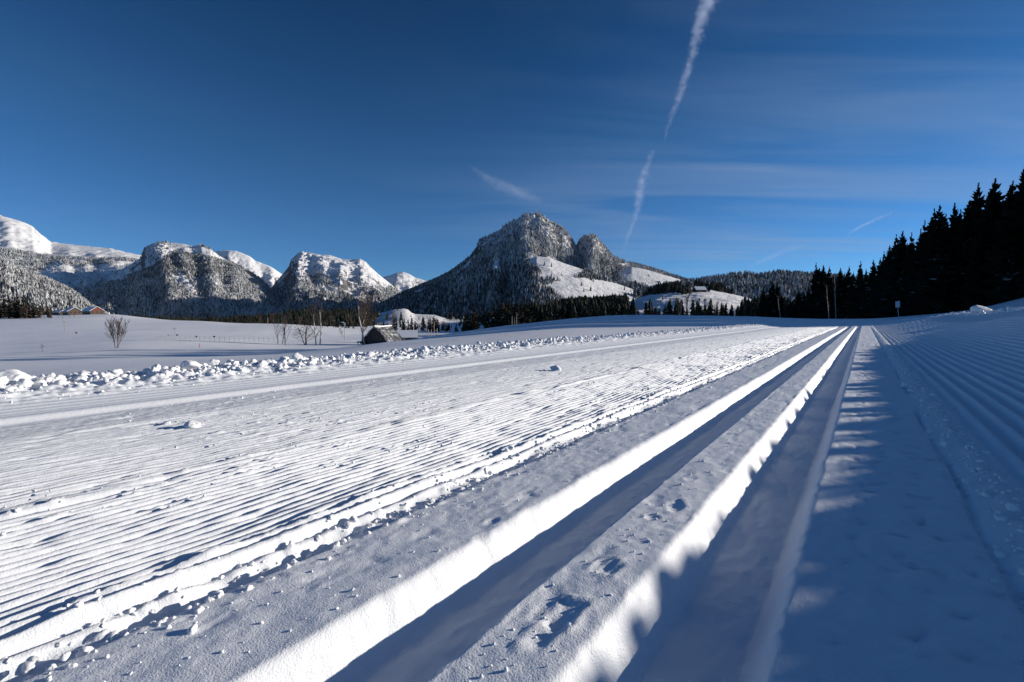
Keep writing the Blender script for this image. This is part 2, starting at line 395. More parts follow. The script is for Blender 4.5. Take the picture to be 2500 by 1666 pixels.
def trail():
    us = [PU0]
    while us[-1] < PU1:
        u = us[-1]
        d = .0042 if -1.25 < u < .02 else (.0058 if -2.1 < u < -1.25 else (.0085 if -2.9 < u < .6 else (.012 if -3.7 < u < 1.6 else .02)))
        us.append(u+d)
    us = np.array(us)
    vs = [PV0]
    while vs[-1] < PV1:
        v = vs[-1]; vs.append(v+(.05 if v < .12 else max(.0065, .0062*(v-.05)+.0012)))
    vs = np.array(vs)
    U, V = np.meshgrid(us, vs); X, Y = xy_of(U, V)
    # the smooth base is cheap to sample coarsely and interpolate
    cu = np.linspace(PU0-.1, PU1+.1, 90); cv = np.concatenate([np.linspace(PV0-.1, 3, 25), np.geomspace(3.1, PV1+1, 60)])
    CU, CV = np.meshgrid(cu, cv); cx, cy = xy_of(CU, CV); cz = base_z(cx, cy)
    iu = np.interp(us, cu, np.arange(len(cu))); iv = np.interp(vs, cv, np.arange(len(cv)))
    i0 = np.minimum(iu.astype(int), len(cu)-2); fu = iu-i0; j0 = np.minimum(iv.astype(int), len(cv)-2); fv = (iv-j0)[:, None]
    row0 = cz[j0][:, i0]*(1-fu)+cz[j0][:, i0+1]*fu; row1 = cz[j0+1][:, i0]*(1-fu)+cz[j0+1][:, i0+1]*fu
    Z = row0*(1-fv)+row1*fv
    edge = np.minimum(np.minimum(ss(.1, .4, U-PU0), ss(.1, .4, PU1-U)), np.minimum(ss(.1, .4, V-PV0), ss(.3, 4, PV1-V)))
    Z += trail_detail(U, V)*edge-.03*(1-np.minimum(np.minimum(ss(0, .06, U-PU0), ss(0, .06, PU1-U)), np.minimum(ss(0, .06, V-PV0), ss(0, .3, PV1-V))))
    print('trail grid', U.shape)
    me = mesh_np('ski_trail', np.stack([X, Y, Z], -1), grid_quads(len(vs), len(us)))
    obj('ski_trail', me, M['trail'], kind='structure')
trail()
# ---------------------------------------------------------------- mountains
D = 1.0625
def sil(pts): return [(x*D, y*D) for x, y in pts]
def inpoly(px, py, poly):
    r = np.zeros(px.shape, bool); n = len(poly)
    for i in range(n):
        x0, y0 = poly[i]; x1, y1 = poly[(i+1) % n]
        if y0 == y1: continue
        c = ((y0 > py) != (y1 > py)) & (px < (x1-x0)*(py-y0)/(y1-y0)+x0); r ^= c
    return r
def ridge(name, top, Yt, Yb, rowb, prof=1.25, n=260, m=150, amp=60, lam=500, seed=0, mat='mountain', spur=.10, bump=8, pad=0, wood=None, back=.5, crag=None, jag=0):
    xs = np.array([p[0] for p in top]); ys = np.array([p[1] for p in top])
    X0, X1 = xs[0]-pad, xs[-1]+pad
    col = np.linspace(X0, X1, n); t = np.concatenate([np.linspace(0, 1, m), 1+np.linspace(.02, back, 22)])
    C, T = np.meshgrid(col, t)
    Ytc = Yt(C) if callable(Yt) else Yt; Ybc = Yb(C) if callable(Yb) else Yb
    s = (C-1250)/F/math.cos(PITCH)
    trow = np.interp(C, xs, ys); brow = np.interp(C, [p[0] for p in rowb], [p[1] for p in rowb]) if not isinstance(rowb, (int, float)) else rowb
    zt = H+Ytc*np.array(px2dir(0, trow)[2])/np.array(px2dir(0, trow)[1]); zb = H+Ybc*np.array(px2dir(0, brow)[2])/np.array(px2dir(0, brow)[1])
    Y = Ybc+(Ytc-Ybc)*T; X = s*Y
    sh = T+spur*pn(s*F*2.2/lam*7+seed*3.3, T*1.5, seed+3)*np.clip(T*(1-T), 0, .25)*4
    P = np.clip(sh, 0, 1)**prof
    P = np.where(T > 1, 1-(T-1)*1.1, P)
    Z = zb+(zt-zb)*P
    env = np.clip(T*6, 0, 1)*np.clip(1.0-T, 0, 1)**.55*1.25
    env = np.where(T > 1, .4*np.clip((T-1)*4, 0, 1), env)
    Z = Z+env*amp*(ridged(X/lam, Y/lam, 5, seed)-.62)
    Z = Z+env*bump*fbm(X/lam*9, Y/lam*9, 4, seed+20)
    if crag is not None:
        px, py = to_px(X, Y, Z); w = crag(px, py, T, X, Y)
        Z = Z+w*(np.abs(fbm(X/70, Y/40, 4, seed+30))*-42+22*fbm(X/25, Z/25, 3, seed+33))*np.clip((1.06-T)*12, .25, 1)
    if jag: Z = Z+jag*fbm(X/(Yt if not callable(Yt) else 3000)*70, Y*0, 3, seed+40)*np.exp(-((T-1)/.06)**2)
    co = np.stack([X, Y, Z], -1)
    me = mesh_np(name, co, grid_quads(len(t), n))
    w = np.zeros(C.shape)
    g = dict(X=X, Y=Y, Z=Z, T=T, C=C, n=n, m=m, name=name)
    if wood is not None:
        px, py = to_px(X, Y, Z); w = wood(px, py, T, X, Y)
    g['w'] = w
    at = me.attributes.new('wood', 'FLOAT', 'POINT'); at.data.foreach_set('value', np.asarray(w, dtype=np.float32).ravel())
    obj(name, me, M[mat], kind='structure')
    return g
def nzf(X, Y, k, seed, lo, hi): return ss(lo, hi, fbm(X/k, Y/k, 4, seed))
def gully(X, Y, s, seed, k): return ss(.50, .72, ridged(X/k+.25*pn(Y/k, X/k, seed+9), Y/(k*3.5), 3, seed))

# far snowy massif on the left
MT = []
def w_A(px, py, T, X, Y): return .0*px
ridge('mountain_massif', sil([(-420,430),(-200,455),(-60,482),(0,490),(20,496),(60,508),(88,520),(106,538),(128,556),(150,559),(200,565),(262,571),(300,580),(335,588),(400,620),(470,660)]),
      9500, 5200, 800, prof=1.0, amp=120, lam=900, seed=2, bump=60, spur=.06, jag=20, n=220, m=110)
def w_A2(px, py, T, X, Y):
    a = inpoly(px, py, sil([(60,640),(130,600),(150,612),(215,610),(300,600),(270,640),(200,662),(150,668)]))
    return np.clip(nzf(X, Y, 260, 61, -.35, .15)*(1-a*.88)*ss(1.0, .93, T), 0, 1)
MT.append(ridge('wooded_shoulder', sil([(-420,520),(-150,548),(0,566),(50,574),(100,583),(160,587),(240,592),(300,590),(345,600),(420,640),(480,670)]),
      6200, 3600, 800, prof=.9, amp=100, lam=700, seed=5, bump=36, wood=w_A2, n=220, m=110, spur=.08))
def w_C2(px, py, T, X, Y): return .15*nzf(X, Y, 200, 63, .1, .4)*ss(.9, .6, T)
MT.append(ridge('snowy_crest', sil([(420,600),(480,590),(500,578),(530,575),(548,577),(568,584),(580,590),(592,600),(625,612),(640,622),(680,650),(720,690)]), 7200, 5200, 800, amp=110, lam=500, seed=8, bump=50, wood=w_C2, n=150, m=80, jag=12))
def w_C(px, py, T, X, Y):
    bare = inpoly(px, py, sil([(335,562),(420,556),(545,592),(530,604),(470,590),(400,578),(372,600),(340,620),(240,655),(225,640),(330,590)]))
    clr = inpoly(px, py, sil([(395,628),(420,626),(440,650),(465,690),(448,690),(425,665),(405,650)]))
    return np.clip(nzf(X, Y, 130, 65, -.55, -.05)*(1-.96*bare-.9*clr)*ss(1.01, .97, T)*(1-.35*gully(X, Y, 0, 66, 500)), 0, 1)
def cr_C(px, py, T, X, Y): return inpoly(px, py, sil([(335,560),(372,556),(390,575),(380,610),(340,600)]))*1.0
MT.append(ridge('wooded_mountain', sil([(150,715),(180,695),(200,672),(230,652),(265,632),(300,612),(332,592),(340,572),(348,564),(362,560),(385,557),(400,558),(430,561),(450,566),(470,563),(490,572),(510,588),(530,600),(560,616),(600,640),(625,665),(645,690),(665,718)]),
      5000, 2500, 800, prof=1.05, amp=95, lam=700, seed=14, bump=34, wood=w_C, crag=cr_C, n=360, m=200, spur=.10))
def w_D(px, py, T, X, Y):
    line = 628*D+26*D*fbm(px/60, py/200, 3, 67)+np.abs(px/D-760)*.25
    f = ss(-14, 22, py-line)
    chute = inpoly(px, py, sil([(772,600),(790,608),(812,640),(835,665),(848,690),(838,690),(815,668),(790,640),(770,618)]))|inpoly(px, py, sil([(735,615),(748,618),(800,660),(850,690),(870,700),(838,702),(790,672)]))
    return np.clip(f*nzf(X, Y, 120, 68, -.5, .0)*(1-.9*chute)*(.55+.45*ss(650*D, 690*D, py)), 0, 1)
def cr_D(px, py, T, X, Y): return inpoly(px, py, sil([(664,625),(672,595),(700,577),(725,590),(700,612),(690,640)]))*.8
MT.append(ridge('snowy_mountain', sil([(600,715),(622,672),(640,645),(655,628),(668,612),(673,597),(690,581),(700,578),(716,581),(740,586),(760,586),(790,596),(812,597),(830,595),(843,602),(858,618),(876,634),(896,650),(914,666),(932,686),(950,710)]),
      5600, 2900, 800, prof=1.05, amp=130, lam=560, seed=16, bump=40, wood=w_D, crag=cr_D, n=300, m=180, spur=.10))
def w_B(px, py, T, X, Y): return np.clip(nzf(X, Y, 90, 75, -.7, -.2)*ss(1.02, .97, T), 0, 1)
GB = ridge('wooded_foothill', sil([(-420,500),(-200,548),(-80,570),(0,590),(40,608),(84,629),(120,645),(168,668),(195,690),(218,708),(236,722),(270,742)]), 2100, 1000, 800, prof=.9, amp=40, lam=380, seed=77, bump=6, wood=w_B, n=200, m=110, spur=.05)
def w_E(px, py, T, X, Y): return nzf(X, Y, 200, 69, .05, .35)*.5*ss(640*D, 652*D, py+0*px)
MT.append(ridge('distant_peak', sil([(850,662),(875,640),(900,632),(915,627),(928,625),(942,630),(955,638),(985,647),(1010,658),(1040,675)]), 7800, 5200, 800, amp=150, lam=500, seed=21, bump=24, wood=w_E, n=120, m=80, jag=8))
def w_F(px, py, T, X, Y):
    op = [[(1208,592),(1232,585),(1262,592),(1300,606),(1330,612),(1312,634),(1292,642),(1250,632),(1236,612)],
          [(1226,636),(1258,628),(1310,632),(1320,640),(1262,642)],
          [(1262,655),(1300,642),(1345,650),(1378,656),(1402,664),(1440,675),(1470,685),(1420,688),(1375,690),(1330,682),(1290,676),(1272,668)],
          [(1418,606),(1440,604),(1462,612),(1448,616),(1424,612)],
          [(1120,632),(1140,600),(1175,575),(1186,580),(1160,606),(1145,622)],
          [(1036,640),(1060,615),(1090,588),(1094,592),(1066,622),(1042,642)],
          [(948,672),(975,662),(985,666),(958,680)]]
    o = np.zeros(px.shape, bool)
    for q in op: o |= inpoly(px+3*pn(X/40, Y/40, 4), py+3*pn(X/40, Y/40, 5), sil(q))
    summit = inpoly(px, py, sil([(1090,545),(1160,515),(1215,485),(1262,505),(1320,560),(1330,545),(1352,535),(1375,548),(1400,585),(1340,585),(1300,575),(1270,560),(1235,535),(1190,535),(1150,560),(1110,580),(1095,580)]))
    sparse = summit*(.42*nzf(X, Y, 60, 71, -.2, .3)+.10)
    return np.clip(np.where(summit, sparse, .55+.45*nzf(X, Y, 110, 70, -.5, -.1))*(1-.97*o)*ss(1.01, .985, T), 0, 1)
def cr_F(px, py, T, X, Y):
    a = inpoly(px, py, sil([(1090,545),(1160,515),(1215,485),(1262,505),(1325,562),(1352,535),(1380,550),(1412,592),(1375,590),(1330,580),(1290,560),(1240,545),(1200,560),(1150,575),(1110,590),(1092,580)]))
    return a*.85
FT = sil([(820,735),(850,716),(880,700),(905,686),(935,672),(965,660),(1000,645),(1020,635),(1042,622),(1065,604),(1083,590),(1094,572),(1100,552),(1108,545),(1122,540),(1138,533),(1150,526),(1165,515),(1178,506),(1188,502),(1198,496),(1210,490),(1222,489),(1238,492),(1250,500),(1264,508),(1280,518),(1292,526),(1304,540),(1316,556),(1324,562),(1330,548),(1340,541),(1352,538),(1366,543),(1378,556),(1392,572),(1406,588),(1420,598),(1450,607),(1490,617),(1530,630),(1570,642),(1640,660),(1720,690)])
GF = ridge('central_mountain', FT, 3200, lambda C: 1000+0*C, 800, prof=1.22, amp=62, lam=420, seed=31, bump=20, wood=w_F, crag=cr_F, n=560, m=300, mat='crag', spur=.08)
MT.append(GF)
def w_H(px, py, T, X, Y): return .95*np.ones(px.shape)*ss(1.02, .98, T)
MT.append(ridge('wooded_hill', sil([(1480,668),(1540,655),(1580,648),(1620,643),(1660,636),(1690,632),(1712,630),(1740,636),(1752,632),(1790,627),(1850,632),(1950,640),(2100,650),(2353,655),(2700,650)]), 1900, 900, 800, prof=.9, amp=14, lam=260, seed=41, bump=3, wood=w_H, n=200, m=70, mat='hill', spur=0))
# meadow hill with farms on the right of the central mountain
def open_G(px, py, X, Y):
    a = inpoly(px, py, sil([(1424,628),(1446,614),(1475,617),(1520,630),(1570,645),(1585,655),(1560,662),(1500,660),(1470,656),(1440,650),(1428,640)]))
    b = inpoly(px, py, sil([(1400,694),(1470,680),(1530,672),(1580,664),(1620,664),(1660,672),(1710,682),(1745,692),(1770,730),(1600,735),(1450,735),(1440,705)]))
    c = inpoly(px, py, sil([(1490,655),(1590,655),(1600,668),(1540,674),(1480,668)]))
    belt = inpoly(px+4*pn(X/20, Y/20, 91), py+3*pn(X/15, Y/15, 92), sil([(1430,680),(1480,670),(1530,665),(1570,670),(1592,677),(1545,673),(1490,678),(1435,688)]))
    return (a|b|c) & ~belt
def w_G(px, py, T, X, Y):
    o = open_G(px, py, X, Y)
    return np.clip(.95*(1-1.0*o)*ss(1.01, .98, T), 0, 1)
G2 = ridge('meadow_hill', sil([(1150,726),(1250,722),(1310,704),(1380,702),(1420,698),(1450,692),(1480,680),(1520,668),(1560,661),(1600,661),(1630,664),(1660,671),(1700,681),(1740,692),(1780,705),(1840,725),(1900,745)]),
      lambda C: 900+0*C, lambda C: 330+0*C, [(1150,800),(1500,790),(1900,786)], prof=.85, amp=7, lam=170, seed=51, bump=3, wood=w_G, n=260, m=120, mat='hill', spur=0)
G1 = ridge('upper_meadow', sil([(1380,650),(1410,630),(1430,618),(1450,614),(1475,618),(1500,624),(1530,633),(1560,643),(1590,655),(1620,664),(1660,682)]),
      2300, 1600, [(1380,745),(1700,745)], prof=.85, amp=8, lam=200, seed=55, bump=2, wood=w_G, n=140, m=60, mat='hill', spur=0)
def w_L(px, py, T, X, Y):
    a = inpoly(px, py, sil([(1196,600),(1232,583),(1262,589),(1300,600),(1350,610),(1335,634),(1292,643),(1250,633),(1226,612)]))
    b = inpoly(px, py, sil([(1226,637),(1258,629),(1310,634),(1325,642),(1262,644)]))
    c = inpoly(px, py, sil([(1245,660),(1300,638),(1350,640),(1400,648),(1430,656),(1460,664),(1505,682),(1470,730),(1300,730),(1290,690),(1272,672)]))
    dots = pn(X/14, Y/14, 94) > .72
    return np.clip(.85*(1-1.0*((a|b|(c & (py < 704*D))) & ~dots))*ss(1.01, .98, T), 0, 1)
G3M = ridge('lower_meadow', sil([(1130,705),(1160,672),(1190,640),(1202,612),(1212,600),(1232,589),(1262,593),(1300,607),(1340,620),(1370,634),(1410,650),(1450,664),(1500,690)]),
      1650, 1000, 800, prof=.85, amp=7, lam=160, seed=59, bump=2, wood=w_L, n=180, m=90, mat='hill', spur=0)
def w_V(px, py, T, X, Y):
    o = inpoly(px, py, sil([(860,770),(864,715),(905,712),(940,705),(950,720),(985,712),(1030,712),(1030,735),(1060,735),(1060,770)]))
    return np.clip(.9*(1-.98*o)*(1-.75*(px > 1130))*(.35+.65*nzf(X, Y, 60, 90, -.2, .3)), 0, 1)
# low valley ground between the field and the mountains
VF = ridge('valley_slope', sil([(-300,728),(0,726),(150,728),(210,738),(300,740),(450,744),(600,735),(700,722),(800,720),(860,724),(890,716),(905,712),(935,709),(950,722),(1000,724),(1030,733),(1100,735),(1200,715),(1300,705),(1500,705),(1700,725)]),
      1000, 480, [(-300,800),(300,815),(1000,835),(1700,800)], prof=1.0, amp=8, lam=200, seed=58, bump=1.5, wood=w_V, n=240, m=60, mat='hill', spur=0)

# ---------------------------------------------------------------- conifers
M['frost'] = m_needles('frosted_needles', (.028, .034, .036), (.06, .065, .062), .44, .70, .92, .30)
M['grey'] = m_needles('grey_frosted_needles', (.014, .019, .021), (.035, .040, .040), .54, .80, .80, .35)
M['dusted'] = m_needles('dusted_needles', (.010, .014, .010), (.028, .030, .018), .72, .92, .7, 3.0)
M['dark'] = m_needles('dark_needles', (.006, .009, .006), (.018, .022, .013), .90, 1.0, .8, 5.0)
M['bark'] = plain('spruce_bark', (.045, .034, .028), .9, .4, 8)
def cone_tree(seed, tiers=4, sides=7):
    g = np.random.default_rng(seed); co = []; tr = []
    for k in range(tiers):
        z0 = .06+.86*k/tiers; z1 = min(1.0, z0+.94/tiers*1.55); r = .20*(1-z0)**.85+.012
        b = len(co); co.append((g.normal(0, .008), g.normal(0, .008), z1))
        for i in range(sides*2):
            a = math.pi*i/sides+g.normal(0, .1); rr = r*(1.15 if i % 2 else .66)*g.uniform(.8, 1.2)
            co.append((math.cos(a)*rr, math.sin(a)*rr, z0+(0 if i % 2 else .03)+g.normal(0, .012)))
        for i in range(sides*2): tr.append((b, b+1+i, b+1+(i+1) % (sides*2)))
    return mesh_np('far_conifer', co, None, tr, smooth=False)
def variants(colname, mk, n, mat):
    c = bpy.data.collections.new(colname)
    for i in range(n):
        me = mk(i); me.materials.append(mat)
        o = bpy.data.objects.new('%s_%d' % (colname, i), me); c.objects.link(o)
    return c
def scatter(name, P, sc, rot, col, kind='stuff', label=None, tilt=None, nvar=4, scz=None, cat=None, pick=None):
    P = np.asarray(P, dtype=np.float32); n = len(P)
    me = bpy.data.meshes.new(name); me.vertices.add(n); me.vertices.foreach_set('co', P.ravel())
    a = me.attributes.new('size', 'FLOAT_VECTOR', 'POINT'); s3 = np.stack([sc, sc, sc if scz is None else scz], 1).astype(np.float32); a.data.foreach_set('vector', s3.ravel())
    a = me.attributes.new('turn', 'FLOAT_VECTOR', 'POINT'); r3 = np.zeros((n, 3), np.float32); r3[:, 2] = rot
    if tilt is not None: r3[:, :2] = tilt
    a.data.foreach_set('vector', r3.ravel())
    a = me.attributes.new('pick', 'INT', 'POINT'); a.data.foreach_set('value', (rng.integers(0, nvar, n) if pick is None else pick).astype(np.int32))
    o = obj(name, me, None, kind=kind, label=label, cat=cat)
    ng = bpy.data.node_groups.new(name+'_nodes', 'GeometryNodeTree')
    ng.interface.new_socket('Geometry', in_out='INPUT', socket_type='NodeSocketGeometry'); ng.interface.new_socket('Geometry', in_out='OUTPUT', socket_type='NodeSocketGeometry')
    N = ng.nodes; L = ng.links
    gi = N.new('NodeGroupInput'); go = N.new('NodeGroupOutput'); ip = N.new('GeometryNodeInstanceOnPoints'); ci = N.new('GeometryNodeCollectionInfo')
    ci.inputs['Collection'].default_value = col; ci.inputs['Separate Children'].default_value = True; ci.inputs['Reset Children'].default_value = True
    def at(nm, t):
        x = N.new('GeometryNodeInputNamedAttribute'); x.data_type = t; x.inputs['Name'].default_value = nm; return x.outputs['Attribute']
    L.new(gi.outputs[0], ip.inputs['Points']); L.new(ci.outputs[0], ip.inputs['Instance']); ip.inputs['Pick Instance'].default_value = True
    L.new(at('pick', 'INT'), ip.inputs['Instance Index']); L.new(at('turn', 'FLOAT_VECTOR'), ip.inputs['Rotation']); L.new(at('size', 'FLOAT_VECTOR'), ip.inputs['Scale'])
    L.new(ip.outputs[0], go.inputs[0])
    md = o.modifiers.new('scatter', 'NODES'); md.node_group = ng
    return o
far_col = variants('far_conifers', lambda i: cone_tree(100+i, 3 if i % 2 else 4, 5), 5, M['frost'])
for i in range(5):
    me = cone_tree(130+i, 3 if i % 2 else 4, 5); me.materials.append(M['grey']); far_col.objects.link(bpy.data.objects.new('far_conifers_%d' % (5+i), me))
dark_col = variants('near_conifers', lambda i: cone_tree(200+i, 5, 6), 5, M['dusted'])
def sample(g, n, seed, hmin, hmax, cmin=-150, cmax=2650):
    r = np.random.default_rng(seed); m = g['m']
    X, Y, Z, w, C = (g[k][:m] for k in ('X', 'Y', 'Z', 'w', 'C'))
    A = np.sqrt(((X[1:, 1:]-X[:-1, :-1])**2+(Y[1:, 1:]-Y[:-1, :-1])**2))*np.abs(X[1:, 1:]-X[1:, :-1])
    ww = (w[1:, 1:]+w[:-1, :-1])/2*np.abs(X[1:, 1:]-X[1:, :-1])*np.sqrt((Y[1:, 1:]-Y[:-1, 1:])**2+(Z[1:, 1:]-Z[:-1, 1:])**2)
    cc = C[1:, 1:]; ww = ww*(cc > cmin)*(cc < cmax)
    # only the part of the slope that faces the valley in view
    px, py = to_px(X, Y, Z); run = np.minimum.accumulate(py, 0); vis = (py <= run+9)[1:, 1:]; ww = ww*vis
    p = (ww/ww.sum()).ravel(); idx = r.choice(len(p), n, p=p); j = idx//cc.shape[1]; i = idx % cc.shape[1]
    fu = r.random(n); fv = r.random(n)
    def bl(a): return a[j, i]*(1-fu)*(1-fv)+a[j, i+1]*fu*(1-fv)+a[j+1, i]*(1-fu)*fv+a[j+1, i+1]*fu*fv
    P = np.stack([bl(X), bl(Y), bl(Z)-1.0], 1)
    h = r.uniform(hmin, hmax, n)*(.75+.25*np.clip(bl(w), 0, 1))
    return P, h, r.random(n)*6.28
def wood(name, g, n, seed, h0, h1, label, col=None, frost=None):
    P, h, ro = sample(g, n, seed, h0, h1); pick = None
    if col is None:
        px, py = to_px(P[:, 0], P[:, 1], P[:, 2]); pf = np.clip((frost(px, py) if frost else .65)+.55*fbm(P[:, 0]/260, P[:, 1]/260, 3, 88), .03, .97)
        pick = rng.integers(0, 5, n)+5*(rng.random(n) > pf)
    return scatter(name, P, h*1.05, ro, col or far_col, label=label, nvar=5, scz=h, pick=pick)
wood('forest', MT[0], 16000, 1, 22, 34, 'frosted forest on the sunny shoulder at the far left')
wood('forest', MT[1], 700, 2, 18, 28, 'scattered frosted trees below the bare snowy crest')
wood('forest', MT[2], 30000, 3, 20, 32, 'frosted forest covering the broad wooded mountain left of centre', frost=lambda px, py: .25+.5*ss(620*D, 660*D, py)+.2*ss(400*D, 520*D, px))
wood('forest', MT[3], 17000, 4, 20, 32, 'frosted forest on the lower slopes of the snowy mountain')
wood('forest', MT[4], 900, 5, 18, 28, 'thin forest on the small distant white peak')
wood('forest', MT[5], 34000, 6, 15, 25, 'snow-dusted forest clothing the central rocky mountain', frost=lambda px, py: .85*ss(700*D, 590*D, py)*(.30+.70*ss(1080*D, 1200*D, px))+.45*np.exp(-((px/D-1060)/60)**2-((py/D-665)/22)**2))  # frost thins downhill; left flank's shade and right's sun also in tree colour
wood('forest', G3M, 3200, 12, 11, 18, 'dark and frosted tree belts between the meadows below the central mountain', frost=lambda px, py: .25+0*px)
wood('forest', MT[6], 9000, 7, 14, 22, 'grey frosted forest on the low hill behind the dark spruces', frost=lambda px, py: .35+0*px)
wood('forest', VF, 4200, 8, 8, 20, 'dark forest along the shaded valley floor', dark_col)
wood('forest', GB, 12000, 11, 14, 22, 'sunlit frosted forest on the nearer slope at the far left')
wood('forest', G2, 5500, 9, 7, 19, 'dark spruce belts below and between the hillside meadows', dark_col)
wood('forest', G1, 1600, 10, 12, 18, 'frosted spruce belt around the upper meadow')
# ---------------------------------------------------------------- individual spruces
def tube(pts, rad, sides=6):
    pts = np.asarray(pts, float); n = len(pts); co = []; q = []
    for i in range(n):
        d = pts[min(i+1, n-1)]-pts[max(i-1, 0)]; d = d/(np.linalg.norm(d)+1e-9)
        a = np.cross(d, (0, 0, 1) if abs(d[2]) < .9 else (1, 0, 0)); a /= np.linalg.norm(a); b = np.cross(d, a)
        for k in range(sides):
            t = 2*math.pi*k/sides; co.append(pts[i]+(a*math.cos(t)+b*math.sin(t))*rad[i])
    for i in range(n-1):
        for k in range(sides):
            q.append((i*sides+k, i*sides+(k+1) % sides, (i+1)*sides+(k+1) % sides, (i+1)*sides+k))
    return np.array(co), np.array(q)
class MB:
    def __init__(s): s.co = []; s.q = []; s.t = []; s.n = 0
    def add(s, co, q=None, t=None):
        s.co.append(np.asarray(co, float).reshape(-1, 3))
        if q is not None and len(q): s.q.append(np.asarray(q)+s.n)
        if t is not None and len(t): s.t.append(np.asarray(t)+s.n)
        s.n += len(s.co[-1])
    def tube(s, pts, rad, sides=6): co, q = tube(pts, rad, sides); s.add(co, q)
    def box(s, c, d, rz=0, top=(1, 1)):
        x, y, z = d[0]/2, d[1]/2, d[2]/2; co = []
        for k, (fx, fy) in ((-1, (1, 1)), (1, top)):
            for a, b in ((-1, -1), (1, -1), (1, 1), (-1, 1)): co.append((a*x*fx, b*y*fy, k*z))
        co = np.array(co); c_, s_ = math.cos(rz), math.sin(rz); co = np.stack([co[:, 0]*c_-co[:, 1]*s_, co[:, 0]*s_+co[:, 1]*c_, co[:, 2]], 1)+np.array(c)
        s.add(co, [(3, 2, 1, 0), (4, 5, 6, 7), (0, 1, 5, 4), (1, 2, 6, 5), (2, 3, 7, 6), (3, 0, 4, 7)])
    def mesh(s, name, smooth=False):
        return mesh_np(name, np.concatenate(s.co), np.concatenate(s.q) if s.q else None, np.concatenate(s.t) if s.t else None, smooth)
def spruce(seed, whorls=30, per=8, rad=.17, low=.05, fine=True, ragged=.25):
    g = np.random.default_rng(seed); m = MB()
    lean = g.normal(0, .01, 2)
    for w in range(whorls):
        f = w/(whorls-1); z = low+(1-low-.015)*f**.92
        env = rad*(1-f)**.92*(1-.25*math.exp(-((f-.0)/.12)**2))+.005
        gap = g.random() < .06
        for b in range(per if f < .85 else 5):
            a = g.random()*6.283; L = env*g.uniform(1-ragged*1.6, 1+ragged*.7)*(.5 if gap else 1)
            zz = z+g.normal(0, .008); drop = L*(.55-.75*f)+g.normal(0, .006); up = .10*L
            dx, dy = math.cos(a), math.sin(a); sx, sy = -dy, dx
            n = 4; co = []
            for i in range(n):
                t = i/(n-1); r = L*t; zc = zz-drop*t**1.2+up*t**3*2
                wd = L*.26*math.sin(math.pi*min(1, .22+t*.80))+.003
                hang = (.030+.03*(1-f))*math.sin(math.pi*min(1, .15+t*.8))*g.uniform(.6, 1.3)
                cx, cy = lean[0]*zc+dx*r, lean[1]*zc+dy*r
                co += [(cx+sx*wd, cy+sy*wd, zc-hang*.55), (cx, cy, zc), (cx-sx*wd, cy-sy*wd, zc-hang*.55), (cx, cy, zc-hang)]
            q = []
            for i in range(n-1):
                o = i*4; q += [(o, o+4, o+5, o+1), (o+1, o+5, o+6, o+2), (o+1, o+5, o+7, o+3)]
            m.add(co, q)
            if fine:
                T = []; tc = []
                for i in range(7):
                    t = g.uniform(.25, 1.0); r = L*t; zc = zz-drop*t**1.2+up*t**3*2; sd = g.choice((-1, 1)); ln = L*g.uniform(.16, .34)
                    ox, oy = lean[0]*zc+dx*r, lean[1]*zc+dy*r
                    ex, ey = ox+(sx*sd*.8+dx*.6)*ln, oy+(sy*sd*.8+dy*.6)*ln
                    T.append((len(tc), len(tc)+1, len(tc)+2)); tc += [(ox-dx*L*.05, oy-dy*L*.05, zc), (ox+dx*L*.05, oy+dy*L*.05, zc-.004), (ex, ey, zc-ln*g.uniform(.1, .6))]
                m.add(tc, None, T)
    tp = MB(); tp.tube([(0, 0, -.03), (lean[0]*.3, lean[1]*.3, .3), (lean[0], lean[1], .992), ], [.0105, .0085, .0015], 6)
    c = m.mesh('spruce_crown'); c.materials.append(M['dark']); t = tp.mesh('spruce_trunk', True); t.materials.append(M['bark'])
    return c, t
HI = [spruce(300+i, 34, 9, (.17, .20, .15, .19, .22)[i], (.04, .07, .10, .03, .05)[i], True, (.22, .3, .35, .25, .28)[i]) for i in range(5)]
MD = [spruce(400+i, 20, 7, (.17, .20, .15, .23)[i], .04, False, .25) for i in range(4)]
M['warm'] = m_needles('brown_tinged_needles', (.020, .014, .008), (.045, .030, .016), .86, 1.0, .8, 4.0)
WM = []
for c, t in MD[:2]:
    c2 = c.copy(); c2.materials.clear(); c2.materials.append(M['warm']); WM.append((c2, t))
NTREE = 0
def plant_tree(kind, X, Y, h, label, group, Z=None, wide=1.0, name='spruce_tree'):
    global NTREE
    v = kind[rng.integers(0, len(kind))]
    if Z is None: Z = float(base_z(np.array([X], float), np.array([Y], float))[0])
    r = empty(name, (X, Y, Z-.1), rng.random()*6.28, label=label, cat='tree', group=group); r.scale = (h*wide, h*wide, h)
    for me, nm in ((v[0], 'crown'), (v[1], 'trunk')): obj(nm, me, None, r)
    NTREE += 1; return r
